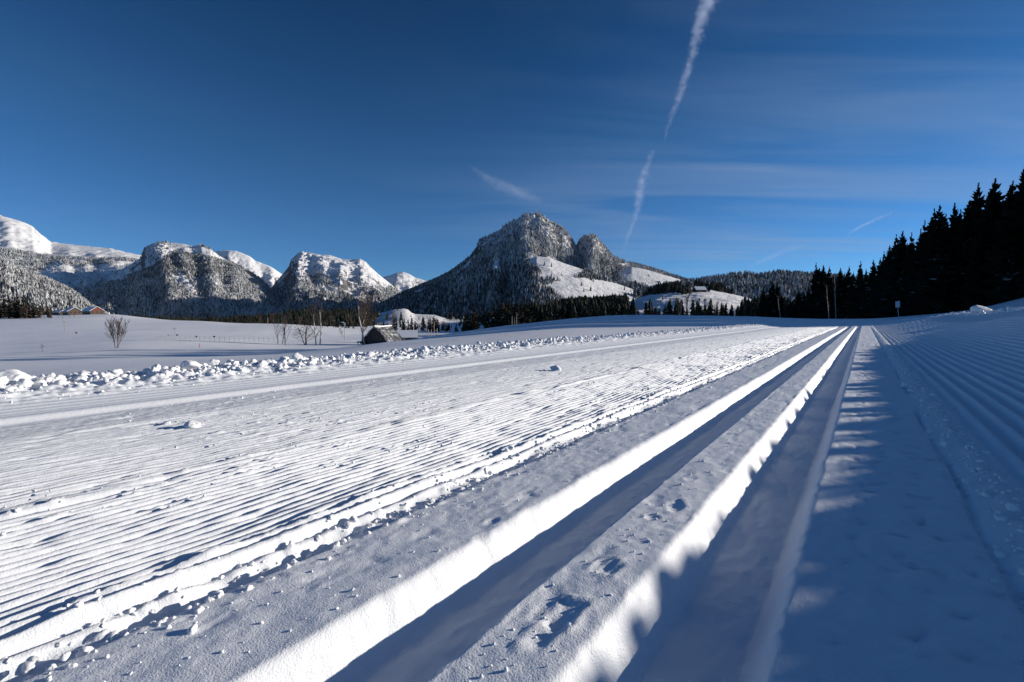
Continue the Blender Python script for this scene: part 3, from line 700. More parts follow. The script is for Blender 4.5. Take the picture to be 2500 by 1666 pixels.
# forest wall right of the trail: the tops follow the outline in the photograph
SIL = [(1862,703),(1881,688),(1895,690),(1925,735),(1947,705),(1962,712),(1988,640),(2003,646),(2018,649),(2032,668),(2047,652),(2065,648),(2078,662),(2093,636),(2108,655),(2123,632),(2140,628),(2150,612),(2161,597),(2177,570),(2191,561),(2203,592),(2217,565),(2234,556),(2248,535),(2264,506),(2281,497),(2297,520),(2313,493),(2330,510),(2347,486),(2373,445),(2396,465),(2420,430),(2445,448),(2460,436),(2480,398),(2502,348),(2560,375),(2640,375)]
sx_, sy_ = [p[0] for p in SIL], [p[1] for p in SIL]
def f_depth(x): return np.interp(x, [1850,1900,1960,2000,2065,2123,2191,2264,2373,2500,2700], [215,205,195,178,165,148,118,102,96,88,70])
first = {1881: 'tallest of the small dark cluster where the forest begins, right of the small conifers',
         1988: 'first tall black spruce of the forest wall, above two thin birch stems',
         2093: 'pointed spruce in the low stretch of the forest wall, light gap on each side',
         2177: 'left one of the twin spruce tips rising at the step in the forest outline',
         2191: 'right one of the twin spruce tips at the forest step, above the trail sign',
         2217: 'slim black spruce just right of the twin tips in the forest outline',
         2264: 'left one of the dense pair of tops where the forest outline jumps up again',
         2281: 'right one of the pair of dense tops where the forest outline jumps up again',
         2313: 'single pointed spruce top between the dense pair and the flat-topped firs',
         2373: 'broad flat-topped fir in the high part of the forest wall, left of its rounded neighbour',
         2420: 'rounded bushy fir top near the right end of the forest wall',
         2505: 'tallest conifer of all, its ragged layered boughs cut by the right edge of the photo'}
GR = 'dark conifers of the shaded forest right of the ski trail'
n_out = 0
ORD = ['first', 'second', 'third', 'fourth', 'fifth', 'sixth', 'seventh', 'eighth', 'ninth', 'tenth', 'eleventh', 'twelfth', 'thirteenth', 'fourteenth', 'fifteenth', 'sixteenth', 'seventeenth', 'eighteenth', 'nineteenth', 'twentieth', 'twenty-first', 'twenty-second', 'twenty-third', 'twenty-fourth', 'twenty-fifth', 'twenty-sixth', 'twenty-seventh', 'twenty-eighth', 'twenty-ninth', 'thirtieth', 'thirty-first', 'thirty-second', 'thirty-third', 'thirty-fourth', 'thirty-fifth', 'thirty-sixth', 'thirty-seventh', 'thirty-eighth', 'thirty-ninth', 'fortieth', 'forty-first', 'forty-second']
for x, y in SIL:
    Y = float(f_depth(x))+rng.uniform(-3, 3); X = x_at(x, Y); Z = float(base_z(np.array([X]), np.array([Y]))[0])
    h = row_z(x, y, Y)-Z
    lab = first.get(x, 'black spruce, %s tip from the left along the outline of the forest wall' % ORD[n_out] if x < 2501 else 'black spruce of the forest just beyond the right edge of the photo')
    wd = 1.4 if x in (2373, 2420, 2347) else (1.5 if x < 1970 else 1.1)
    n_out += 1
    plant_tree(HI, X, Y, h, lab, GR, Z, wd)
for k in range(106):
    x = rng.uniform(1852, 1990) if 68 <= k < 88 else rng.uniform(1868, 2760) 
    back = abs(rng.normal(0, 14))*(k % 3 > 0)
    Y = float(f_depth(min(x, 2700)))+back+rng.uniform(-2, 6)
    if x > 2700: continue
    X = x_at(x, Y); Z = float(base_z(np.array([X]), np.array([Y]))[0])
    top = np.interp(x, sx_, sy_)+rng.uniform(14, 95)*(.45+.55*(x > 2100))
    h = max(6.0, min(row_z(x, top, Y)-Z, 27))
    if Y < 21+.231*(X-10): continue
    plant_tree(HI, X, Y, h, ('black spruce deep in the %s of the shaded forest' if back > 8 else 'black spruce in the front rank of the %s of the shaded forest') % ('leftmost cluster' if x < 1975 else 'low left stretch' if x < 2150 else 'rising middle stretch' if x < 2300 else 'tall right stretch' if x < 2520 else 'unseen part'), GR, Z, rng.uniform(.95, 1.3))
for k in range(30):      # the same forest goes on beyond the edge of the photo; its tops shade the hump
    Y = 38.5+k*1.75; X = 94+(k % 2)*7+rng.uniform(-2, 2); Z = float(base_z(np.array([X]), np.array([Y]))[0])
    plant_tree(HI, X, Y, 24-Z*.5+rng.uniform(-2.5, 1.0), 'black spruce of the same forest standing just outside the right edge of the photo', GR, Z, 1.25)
# low young growth along the forest foot
for x, y, wd in ((1925,742,1.3),(1975,742,1.6),(2060,738,1.5),(2110,735,1.5),(2150,722,1.5),(2240,720,1.5),(2300,715,1.5)):
    Y = float(f_depth(x))-4; X = x_at(x, Y); Z = float(base_z(np.array([X]), np.array([Y]))[0])
    plant_tree(HI, X, Y, row_z(x, y, Y)-Z, 'young spruce standing low in front of the forest wall, flecked with snow', 'young spruces at the foot of the forest', Z, wd)
# row of small conifers beyond the shaded hump
ROW = [(1543,750,'leftmost small spruce of the row behind the hump, standing alone'),(1557,752,'second small spruce from the left in the row behind the hump'),
 (1574,758,'short rounded spruce, third in the row behind the hump'),(1585,748,'spruce beside the short rounded one in the row behind the hump'),(1592,745,'pointed spruce just left of the bushy dark one in the row'),
 (1608,748,'bushy dark spruce standing clear on both sides in the row behind the hump'),(1622,742,'left one of two overlapping pointed spruces near the middle of the row'),(1629,744,'right one of two overlapping pointed spruces near the middle of the row'),
 (1645,749,'spruce left of the tall bare tree, first of the tight clump'),(1652,750,'spruce in the middle of the tight clump left of the tall bare tree'),(1667,748,'spruce touching the foot of the tall bare tree'),(1677,752,'low spruce just right of the tall bare tree'),
 (1727,754,'smallest spruce at the left end of the right-hand group in the row'),(1736,752,'squat spruce beside the smallest one in the right-hand group'),(1743,748,'spruce in front of the pale bare tree in the right-hand group'),
 (1764,741,'left one of the tall close pair in the right-hand group'),(1771,743,'right one of the tall close pair in the right-hand group'),(1784,740,'symmetrical spruce standing alone right of the close pair'),
 (1806,740,'broad spruce with snow-filled gaps, third from the right end of the row'),(1823,735,'slender pointed spruce second from the right end of the row'),(1837,733,'tallest spruce at the right end of the row beside the dark cluster'),(1850,742,'spruce merging into the dark cluster at the right end of the row')]
for x, y, lab in ROW:
    Y = 225+rng.uniform(-8, 8); X = x_at(x, Y); Z = row_z(x, 771, Y)-.3
    plant_tree(MD, X, Y, row_z(x, y, Y)-Z, lab, 'small conifers in a row beyond the hump', Z, rng.uniform(1.2, 1.7))
# dark grove behind the hump, left of the row
G3 = 'spruces of the dark grove beyond the hump'
gt = [(1121,779),(1135,762),(1150,748),(1165,752),(1178,748),(1190,745),(1205,742),(1220,733),(1235,730),(1250,728),(1262,730),(1275,728),(1290,730),(1302,732),(1315,735),(1328,745),(1345,752),(1380,745),(1420,740),(1460,735),(1500,738),(1530,750)]
gx, gy = [p[0] for p in gt], [p[1] for p in gt]
for k in range(70):
    x = rng.uniform(1118, 1345) if k < 46 else rng.uniform(1330, 1535)
    Y = rng.uniform(225, 300); X = x_at(x, Y); Z = row_z(x, np.interp(x, [1118, 1250, 1400, 1540], [826, 806, 792, 786]), Y)
    top = np.interp(x, gx, gy)+abs(rng.normal(0, 9)); h = min(row_z(x, top, Y)-Z, 24)
    lab = 'dark spruce in the tall central block of the grove beyond the hump' if 1200 < x < 1330 else ('dark spruce at the tapering left end of the grove beyond the hump' if x <= 1200 else 'low dark spruce in the right-hand stretch of the grove, under the snowy meadow')
    plant_tree(MD, X, Y, max(h, 5), lab, G3, Z, rng.uniform(.9, 1.25))
# left: groves at the far side of the meadow
G4 = 'spruces along the far edge of the sunny meadow'
for k in range(38):
    x = rng.choice([rng.uniform(480, 600), rng.uniform(600, 735), rng.uniform(735, 880)], p=[.42, .33, .25])
    Y = rng.uniform(385, 430); X = x_at(x, Y); Z = row_z(x, np.interp(x, [480, 700, 880], [790, 799, 812]), Y)
    top = np.interp(x, [480,500,545,590,600,625,640,700,730,760,880], [775,762,762,766,778,762,766,765,765,775,785])+abs(rng.normal(0, 6))
    plant_tree(MD if k % 3 else WM, X, Y, max(5, row_z(x, top, Y)-Z), ('dark spruce in the left clump on the far edge of the sunny meadow' if x < 600 else 'dark spruce in the middle clump on the far meadow edge, behind the thin bare saplings' if x < 735 else 'dark spruce in the right clump on the far meadow edge, behind the tall birches'), G4, Z, rng.uniform(.9, 1.3))
G5 = 'spruces of the dark copse at the left edge of the photo'
for i, (x, y) in enumerate([(-25,722),(-8,728),(4,735),(15,722),(27,716),(40,718),(50,715),(62,716),(72,728),(85,738),(100,742),(120,742),(126,748),(-45,730)]):
    Y = 335+rng.uniform(-6, 10); X = x_at(x, Y); Z = row_z(x, 778, Y)
    plant_tree(MD if i % 2 else WM, X, Y, row_z(x, y, Y)-Z, 'slim spruce alone at the right end of the left copse, next to the farm' if x > 118 else 'dark spruce in the copse at the left edge of the meadow', G5, Z, 1.2)
G6 = 'spruces behind the old barn'
for k in range(30):
    x = rng.uniform(905, 1118); Y = rng.uniform(330, 420); X = x_at(x, Y); Z = row_z(x, 818, Y)
    top = np.interp(x, [905,940,960,985,1010,1040,1070,1090,1118], [782,778,768,770,772,765,772,785,782])+abs(rng.normal(0, 7))
    plant_tree(MD if k % 4 else WM, X, Y, max(4, row_z(x, top, Y)-Z), 'dark spruce in the mixed wood behind the snow-covered barn and the poles', G6, Z, rng.uniform(.9, 1.3))
print('trees', NTREE)

# ---------------------------------------------------------------- bare trees and bushes
M['twig'] = plain('bare_twigs', (.085, .055, .042), .85, .3, 4)
M['twig2'] = plain('grey_bare_twigs', (.11, .085, .070), .85, .3, 4)
M['birch'] = plain('birch_bark', (.46, .42, .38), .7, .45, 3)
def bare(seed, h, trunks=1, spread=.45, up=.5, depth=5, kids=(3, 4), r0=.02, first=.25, twig=.004, ln=.36):
    g = np.random.default_rng(seed); tr = MB(); br = MB()
    def grow(p, d, L, r, lev):
        n = 4; pts = [p]; dd = d
        for i in range(n-1):
            dd = dd+g.normal(0, .10, 3)+np.array((0, 0, .05*up)); dd /= np.linalg.norm(dd); pts.append(pts[-1]+dd*L/(n-1))
        rr = np.linspace(r, max(r*.5, twig*.6), n)
        (tr if lev == 0 else br).tube(pts, rr, 6 if lev == 0 else (4 if lev < 2 else 3))
        if lev >= depth: return
        k = g.integers(kids[0], kids[1]+1)+(3 if lev == 0 else 0)
        for c in range(k):
            t = (first if lev == 0 else .25)+(1-(first if lev == 0 else .25))*(c+g.uniform(.3, 1))/k; t = min(t, 1)
            f = t*(n-1); i = min(int(f), n-2); q = pts[i]+(pts[i+1]-pts[i])*(f-i)
            a = g.random()*6.283; side = np.array((math.cos(a), math.sin(a), 0)); nd = dd*(1-spread*.6)+side*spread*g.uniform(.8, 1.4)+np.array((0, 0, up*.35)); nd /= np.linalg.norm(nd)
            grow(q, nd, L*g.uniform(.42, .68)*(1.1-.35*t), max(r*(1-.5*t)*.55, twig*.6), lev+1)
    for k in range(trunks):
        a = 6.283*k/trunks+g.random(); o = np.array((math.cos(a), math.sin(a), 0))*(.03*h if trunks > 1 else 0)
        d = np.array((math.cos(a)*.16*(trunks > 1), math.sin(a)*.16*(trunks > 1), 1.0)); d /= np.linalg.norm(d)
        grow(o+np.array((0, 0, -.03*h)), d, h*(.62 if depth > 3 else .7)*g.uniform(.85, 1), r0*h/(trunks**.4), 0)
    return tr, br
def bare_tree(name, x, row, Y, h, seed, label, cat, bm='twig', tm='twig', group=None, Z=None, **kw):
    X = x_at(x, Y)
    if Z is None: Z = float(base_z(np.array([X]), np.array([Y]))[0])
    if row is not None: Z = row_z(x, row, Y)
    r = empty(name, (X, Y, Z), 0, label=label, cat=cat, group=group)
    tr, br = bare(seed, h, **kw)
    obj('trunk' if cat == 'tree' else 'stem', tr.mesh('trunk', True), M[tm], r); obj('branches', br.mesh('branches', True), M[bm], r)
    return r
bare_tree('bare_shrub', 283, 852, 62, 4.0, 1, 'reddish leafless multi-stemmed shrub standing alone in the snowy meadow', 'shrub', trunks=5, spread=.30, up=1.0, depth=3, kids=(4, 5), r0=.017, first=.2, twig=.014)
bare_tree('sapling', 103, 858, 50, .95, 2, 'tiny bare sapling poking from the snow left of the reddish shrub', 'sapling', trunks=1, depth=2, r0=.02, twig=.008)
BG = 'bare trees in front of the old barn'
bare_tree('bare_tree', 678, 842, 118, 6.6, 3, 'thinnest bare sapling at the left end of the meadow tree line', 'tree', 'twig2', 'twig2', BG, depth=3, r0=.012, spread=.3, up=.9, twig=.014)
bare_tree('bare_tree', 688, 842, 119, 8.2, 4, 'slim bare tree, second from the left in the meadow tree line', 'tree', 'twig2', 'twig2', BG, depth=4, r0=.012, spread=.35, up=.8, twig=.012)
bare_tree('bare_tree', 696, 842, 118, 8.6, 5, 'slim forked bare tree just left of the wide bushy one', 'tree', 'twig2', 'twig2', BG, depth=4, r0=.013, spread=.4, up=.7, twig=.012, first=.1)
bare_tree('bare_tree', 746, 842, 118, 8.2, 6, 'wide bushy bare tree with branches arching almost to the snow', 'tree', 'twig2', 'twig2', BG, trunks=3, depth=4, r0=.020, spread=.75, up=.25, twig=.014, first=.1)
bare_tree('bare_tree', 776, 842, 118, 14.5, 7, 'tall pale-stemmed birch beside the wide bushy tree, twigs fanning out above', 'tree', 'twig2', 'birch', BG, trunks=2, depth=5, kids=(3, 3), r0=.014, spread=.5, up=.6, twig=.010, first=.12)
bare_tree('birch_tree', 890, 836, 120, 15.5, 8, 'tall white-trunked birch with dense brown twigs, left of the old barn', 'tree', 'twig', 'birch', BG, depth=5, kids=(4, 4), r0=.014, spread=.40, up=.8, twig=.012, first=.22)
bare_tree('birch_tree', 884, 836, 123, 14, 18, 'slightly shorter birch standing right behind the tall one by the barn', 'tree', 'twig', 'birch', BG, depth=4, kids=(4, 5), r0=.010, spread=.4, up=.8, twig=.012, first=.2)
bare_tree('bare_tree', 836, 822, 150, 3.6, 9, 'small round bare tree beside the lamp post in the meadow', 'tree', 'twig2', 'twig2', None, depth=4, r0=.02, spread=.7, twig=.014)
bare_tree('bare_tree', 960, 800, 300, 15, 10, 'broad bare tree against the blue shaded snow patch behind the barn', 'tree', 'twig', 'twig', None, depth=5, kids=(3, 4), r0=.02, spread=.6, twig=.022)
for i, x in enumerate((640, 668, 700, 735, 765, 800, 815, 865, 905)):
    bare_tree('bare_tree', x, 802, 330+i*4, 11+3*math.sin(i*2.2), 40+i, 'brown leafless tree in the thicket behind the meadow tree line, among dark spruces', 'tree', 'twig', 'twig', 'brown thicket behind the meadow', depth=4, kids=(4, 5), r0=.014, spread=.4, up=.7, twig=.03)
for i, x in enumerate((1000, 1022, 1035, 1055, 1070, 1085)):
    bare_tree('bare_tree', x, 812, 250, 6.5+math.sin(i*3)*1.5, 60+i, 'low brown leafless tree in the thicket behind the row of poles', 'tree', 'twig', 'twig', 'brown thicket behind the poles', depth=4, kids=(4, 4), r0=.014, spread=.5, up=.7, twig=.022)
for i, x in enumerate((57, 68, 80, 92, 104, 112, 122)):
    bare_tree('bare_tree', x, 778, 328, 11+2*math.sin(i*2.9), 80+i, 'brown leafless tree at the front of the copse at the left edge of the meadow', 'tree', 'twig', 'twig', 'brown trees of the left copse', depth=4, kids=(4, 4), r0=.014, spread=.35, up=.9, twig=.03)
for i, x in enumerate((145, 156, 174, 184)):
    bare_tree('bare_tree', x, 777, 330, 5.5+math.sin(i*2)*.8, 90+i, 'small bare tree in the open row below the farmhouses', 'tree', 'twig2', 'twig2', 'bare trees below the farm', depth=4, kids=(3, 4), r0=.018, spread=.5, twig=.022)
bare_tree('bare_tree', 1673, 769, 222, 16.0, 11, 'tall dark bare tree rising high above the small conifers', 'tree', 'twig', 'twig', None, depth=4, kids=(3, 4), r0=.022, spread=.45, up=.6, twig=.02, first=.2)
bare_tree('bare_tree', 1658, 769, 224, 11.5, 12, 'thinner forked bare tree just left of the tall dark one', 'tree', 'twig2', 'twig2', None, trunks=2, depth=4, kids=(3, 4), r0=.014, spread=.55, twig=.018)
bare_tree('bare_tree', 1746, 764, 240, 7.5, 13, 'pale round-crowned bare tree behind the small conifers, in front of the sunlit slope', 'tree', 'twig2', 'twig2', None, depth=4, kids=(4, 5), r0=.016, spread=.45, twig=.02)
for i, (x, rw) in enumerate(((1706, 738), (1718, 740), (1731, 748), (1690, 742))):
    bare_tree('bare_shrub', x, rw, 300, 3.0, 120+i, ('brown round shrub on the sunlit slope left of the pale bare tree', 'second brown shrub beside the round one on the sunlit slope', 'small thin shrub nearest the pale bare tree on the slope', 'faint shrub on the slope just right of the tall dark bare tree')[i], 'shrub', 'twig', 'twig', 'shrubs on the sunlit slope', trunks=4, depth=3, kids=(4, 5), r0=.02, spread=.6, twig=.03)
# larch with warm twigs at the left end of the grove
plant_tree(WM, x_at(1160, 215), 215, 14, 'leafless brown larch with a straight pale trunk at the left end of the grove', None, row_z(1160, 820, 215), .9, 'larch_tree')
# pale birch stems in front of the right forest
def stem(x0, y0, x1, y1, Y, r, label):
    a = px_at(x0, y0, Y); b = px_at(x1, y1, Y); rt = empty('birch_tree', tuple(b), 0, label=label, cat='tree', group='thin birches in front of the dark forest')
    d = a-b; g = np.random.default_rng(int(x0)); pts = [d*t+np.array((g.normal(0, .08), 0, 0))*(0 < t < 1) for t in (-.03, .2, .4, .6, .8, 1.0)]
    m = MB(); m.tube(pts, [r, r*.9, r*.8, r*.65, r*.5, r*.25], 6); obj('trunk', m.mesh('birch_stem', True), M['birch'], rt)
    m = MB()
    for k in range(26):
        t = g.uniform(.35, 1); p = d*t; an = g.random()*6.28; L = g.uniform(.6, 1.6)
        m.tube([p, p+np.array((math.cos(an)*L*.6, math.sin(an)*L*.6, L*.7)), p+np.array((math.cos(an)*L*.9, math.sin(an)*L*.9, L*1.4))], [.022, .012, .006], 3)
    obj('branches', m.mesh('birch_twigs', True), M['twig2'], rt)
stem(2037, 672, 2041, 778, 158, .10, 'thin white birch stem, right one of the close pair before the dark forest')
stem(2018, 700, 2024, 779, 160, .10, 'thin leaning birch stem, left one of the close pair before the dark forest')
stem(1899, 722, 1905, 780, 185, .11, 'single pale birch stem at the right side of the small dark cluster')

# ---------------------------------------------------------------- buildings
M['wood'] = plain('weathered_wood', (.050, .042, .040), .85, .4, 3); M['wood2'] = plain('brown_timber', (.085, .062, .048), .85, .3, 1)
M['wallw'] = plain('cream_wall', (.58, .50, .36), .8, .12, 1); M['red'] = plain('red_brown_boards', (.15, .04, .03), .8, .2, 1)
M['rsnow'] = plain('roof_snow', (.84, .85, .87), .6, .03, 3, .03); M['glass'] = plain('window_glass', (.03, .035, .045), .15, .2, 1)
def m_patchy():
    k = NB('patchy_roof_snow'); v = k.n('ShaderNodeTexCoord').outputs['Object']
    mp = k.n('ShaderNodeMapping'); mp.inputs['Scale'].default_value = (1.3, 1, .35); k.link(v, mp.inputs[0])
    f = k.ramp(k.noise(1.1, 5, .7, mp.outputs[0]), [(.46, (0, 0, 0)), (.66, (1, 1, 1))]); return k.set(k.mix(f, (.04, .04, .045), (.55, .57, .60)), .8)  # roof colour darkened, snow patches cut back, to stand for the barn's shade
M['patchy'] = m_patchy()
def slab(m, pts, th):
    p = np.array(pts, float); n = np.cross(p[1]-p[0], p[2]-p[0]); n /= np.linalg.norm(n); n = n if n[2] > 0 else -n
    m.add(np.concatenate([p, p+n*th]), [(3, 2, 1, 0), (4, 5, 6, 7), (0, 1, 5, 4), (1, 2, 6, 5), (2, 3, 7, 6), (3, 0, 4, 7)])
def house(name, loc, rz, L, Wd, hw, hr, wall, gable, roof, label, cat, group=None, ov=.6, snow=.25, windows=True, chimney=True):
    r = empty(name, loc, rz, label=label, cat=cat, group=group); x, y = L/2, Wd/2
    m = MB(); m.add([(-x,-y,-1),(x,-y,-1),(x,y,-1),(-x,y,-1),(-x,-y,hw),(x,-y,hw),(x,y,hw),(-x,y,hw)], [(0,1,5,4),(1,2,6,5),(2,3,7,6),(3,0,4,7)])
    obj('wall', m.mesh('house_wall'), M[wall], r)
    for sx in (-1, 1):
        m = MB(); m.add([(sx*(x+.01),-y,hw),(sx*(x+.01),y,hw),(sx*(x+.01),0,hw+hr),(sx*(x-.2),-y,hw),(sx*(x-.2),y,hw),(sx*(x-.2),0,hw+hr)], [(0,1,4,3),(1,2,5,4),(2,0,3,5)], [(0,2,1),(3,4,5)])
        obj('gable', m.mesh('house_gable'), M[gable], r)
    k = hr/y; ex = x+ov; ey = y+ov; rf = None
    for sy in (-1, 1):
        m = MB(); slab(m, [(-ex, 0, hw+hr+.02), (ex, 0, hw+hr+.02), (ex, sy*ey, hw-ov*k+.02), (-ex, sy*ey, hw-ov*k+.02)], .14); o = obj('roof', m.mesh('house_roof'), M['wood'], r)
        m = MB(); slab(m, [(-ex+.05, sy*.02, hw+hr+.19), (ex-.05, sy*.02, hw+hr+.19), (ex-.08, sy*(ey-.05), hw-ov*k+.22), (-ex+.08, sy*(ey-.05), hw-ov*k+.22)], snow); obj('snow_layer', m.mesh('roof_snow'), M[roof], o); rf = o
    if chimney: m = MB(); m.box((x*.3, y*.25, hw+hr), (.7, .7, 1.8)); obj('chimney', m.mesh('chimney'), M['wood2'], rf)
    if windows:
        for sx in (-1, 1):
            for yy in (-.45, 0, .45):
                m = MB(); m.box((sx*(x+.03), yy*Wd*.7, hw*.55), (.05, 1.0, 1.1)); obj('window', m.mesh('window'), M['glass'], r)
        for xx in (-.36, -.12, .12, .36):
            m = MB(); m.box((xx*L, -y-.03, hw*.55), (1.0, .05, 1.1)); obj('window', m.mesh('window'), M['glass'], r)
    m = MB(); m.box((L*.24, -y-.04, 1.0), (1.1, .06, 2.0)); obj('door', m.mesh('door'), M['wood'], r)
    return r
def place(x, row, Y): return tuple(px_at(x, row, Y))
# old barn with steep sagging roof, gable to the viewer
def barn():
    Y = 122; c = place(935, 838, Y); r = empty('old_barn', c, R(-22), label='dark weathered barn with steep snow-mottled roof, half hidden behind the hump', cat='barn')
    w, L, hw, hr = 3.8, 6.0, .6, 3.7
    m = MB(); m.add([(-w,-L/2,-1),(w,-L/2,-1),(w,L/2,-1),(-w,L/2,-1),(-w,-L/2,hw),(w,-L/2,hw),(w,L/2,hw),(-w,L/2,hw)], [(0,1,5,4),(1,2,6,5),(2,3,7,6),(3,0,4,7)]); obj('wall', m.mesh('barn_wall'), M['wood'], r)
    n = 14
    for i in range(n):
        x0 = -w+2*w*i/n; x1 = x0+2*w/n-.03; xm = (x0+x1)/2; h0 = hw+hr*(1-abs(x0)/w); h1 = hw+hr*(1-abs(x1)/w)
        z = -L/2-.04-(i % 2)*.03
        m = MB(); m.add([(x0,z,-.8),(x1,z,-.8),(x1,z,h1),(x0,z,h0),(x0,z+.05,-.8),(x1,z+.05,-.8),(x1,z+.05,h1),(x0,z+.05,h0)], [(0,1,2,3),(7,6,5,4),(0,4,5,1),(1,5,6,2),(2,6,7,3),(3,7,4,0)]); obj('plank', m.mesh('plank'), M['wood'], r)
    for sx in (-1, 1):
        co = []; nn = 9; mm = 7
        for i in range(nn):
            for j in range(mm):
                t = i/(nn-1); v = j/(mm-1); xx = sx*(w+.5)*t; sag = -.25*math.sin(math.pi*v)*(1-t); zz = hw+hr*(1-t*1.12)+.45*math.sin(math.pi*min(1, t*1.1))*.6+sag
                co.append((xx, -L/2-.5+(L+1)*v, zz+.05*math.sin(i*3+j*5)))
        co = np.array(co); q = grid_quads(nn, mm); low = co-np.array((0, 0, .22)); m = MB(); m.add(np.concatenate([co, low]), np.concatenate([q, q[:, ::-1]+len(co)]))
        for e in ([k for k in range(mm)], [(nn-1)*mm+k for k in range(mm)], [k*mm for k in range(nn)], [k*mm+mm-1 for k in range(nn)]):
            m.q.append(np.array([(a, b, b+len(co), a+len(co)) for a, b in zip(e[:-1], e[1:])]))
        rf = obj('roof', m.mesh('barn_roof', True), M['patchy'], r)
        m = MB(); m.tube([(sx*.12, -L/2-.5, hw+hr+.10), (sx*.10, 0, hw+hr-.08), (sx*.12, L/2+.5, hw+hr+.10)], [.16, .2, .16], 6); obj('ridge_snow', m.mesh('ridge_snow', True), M['rsnow'], rf)
    m = MB(); m.box((-w-.9, -L/2+1, .25), (1.9, 2.2, .12)); m.box((-w-1.7, -L/2+.2, -.3), (.15, .15, 1.2)); m.box((-w-1.7, -L/2+1.9, -.3), (.15, .15, 1.2)); lt = obj('lean_to', m.mesh('lean_to'), M['wood'], r)
    m = MB(); m.box((-w-.9, -L/2+1, .40), (2.0, 2.3, .2), 0, (.8, .8)); obj('snow_layer', m.mesh('lean_to_snow', True), M['rsnow'], lt)
barn()
house('small_house', place(986, 838, 140), R(12), 7.4, 4.6, 1.7, 1.7, 'wallw', 'wallw', 'rsnow', 'low cream house with ribbed snowy roof directly right of the old barn', 'house', None, .4, .2)
house('farmhouse', place(229, 766, 430), R(-28), 13, 10, 2.3, 3.6, 'wood2', 'red', 'rsnow', 'red gabled farmhouse with thick snow on its roof, rightmost at the left farm', 'house', 'farm buildings on the left rise')
house('farmhouse', place(177, 767, 440), R(-32), 13, 10, 2.3, 3.4, 'wood2', 'wood2', 'rsnow', 'brown farmhouse with long snowy roof, at the left end of the farm by the copse', 'house', 'farm buildings on the left rise')
house('farm_shed', place(214, 764, 460), R(-25), 8, 6, 1.6, 2.2, 'wood', 'wood', 'rsnow', 'small dark shed between the two larger farmhouses on the left', 'shed', 'farm buildings on the left rise', windows=False, chimney=False)
house('farm_shed', place(148, 768, 450), R(-20), 9, 6, 1.8, 2.0, 'wood', 'wood', 'rsnow', 'low dark shed half hidden by twigs, left of the brown farmhouse', 'shed', 'farm buildings on the left rise', windows=False, chimney=False)
def ground_of(g, x, row):
    m = g['m']; px, py = to_px(g['X'][:m], g['Y'][:m], g['Z'][:m]); k = np.argmin((px-x)**2+(py-row)**2); return tuple(float(g[a][:m].ravel()[k]) for a in ('X', 'Y', 'Z'))
house('mountain_chalet', ground_of(GF, 1447, 701), R(-15), 22, 15, 4, 6, 'wood2', 'wood2', 'rsnow', 'brown chalet with snowy roof alone on the open meadow below the central mountain', 'chalet', None, 1.2, .6)
house('hay_hut', ground_of(GF, 1427, 701), R(-15), 9, 6, 2, 3, 'wood', 'wood', 'rsnow', 'tiny dark hut just left of the lone mountain chalet', 'hut', None, .6, .4, False, False)
house('hillside_farm', ground_of(G2, 1707, 713), R(10), 15, 9, 3, 4, 'wood2', 'wood2', 'rsnow', 'long brown farmhouse with bluish snowy roof on the brow of the sunlit hill', 'house', None, 1, .5)
house('hillside_hut', ground_of(G2, 1684, 711), R(20), 9, 7, 2.2, 2.8, 'wood', 'wood', 'rsnow', 'small snowy-roofed hut left of the long farmhouse on the hill brow', 'hut', None, .6, .4, False, False)
house('hillside_hut', ground_of(G2, 1721, 710), R(-20), 8, 6, 3, 3.2, 'wood', 'wood', 'rsnow', 'steep little hut among dark spruces right of the long farmhouse', 'hut', None, .6, .4, False, False)
for x, rw, lab in ((1608, 691, 'leftmost tiny chalet on the bright upper meadow'), (1627, 691, 'second tiny chalet on the upper meadow, against a dark clump'), (1661, 692, 'rightmost tiny chalet below the tree line of the upper meadow')):
    house('hay_hut', ground_of(G1, x, rw), R(-15), 13, 9, 2.4, 3.5, 'wood', 'wood', 'rsnow', lab, 'hut', 'tiny chalets on the upper meadow', .6, .4, False, False)
def hill_tree(g, x, row, h, lab, grp, n=1, jit=0):
    for k in range(n):
        X, Yv, Z = ground_of(g, x+rng.uniform(-jit, jit), row); plant_tree(MD, X+rng.uniform(-2, 2), Yv+rng.uniform(-3, 3), h*rng.uniform(.8, 1.1), lab, grp, Z, 1.1)
hill_tree(G1, 1637, 697, 19, 'dark spruce in the tight clump standing on the upper meadow beside the tiny chalets', 'clump on the upper meadow', 5, 7)
hill_tree(G2, 1724, 712, 14, 'dark spruce crowding round the steep hut on the hill brow', 'spruces by the hill farm', 4, 6)
hill_tree(G2, 1676, 712, 13, 'dark spruce left of the hill farm, behind the tall bare tree', 'spruces by the hill farm', 3, 4)
hill_tree(G2, 1621, 735, 7, 'single small dark spruce in the middle of the sunlit slope', None, 1)

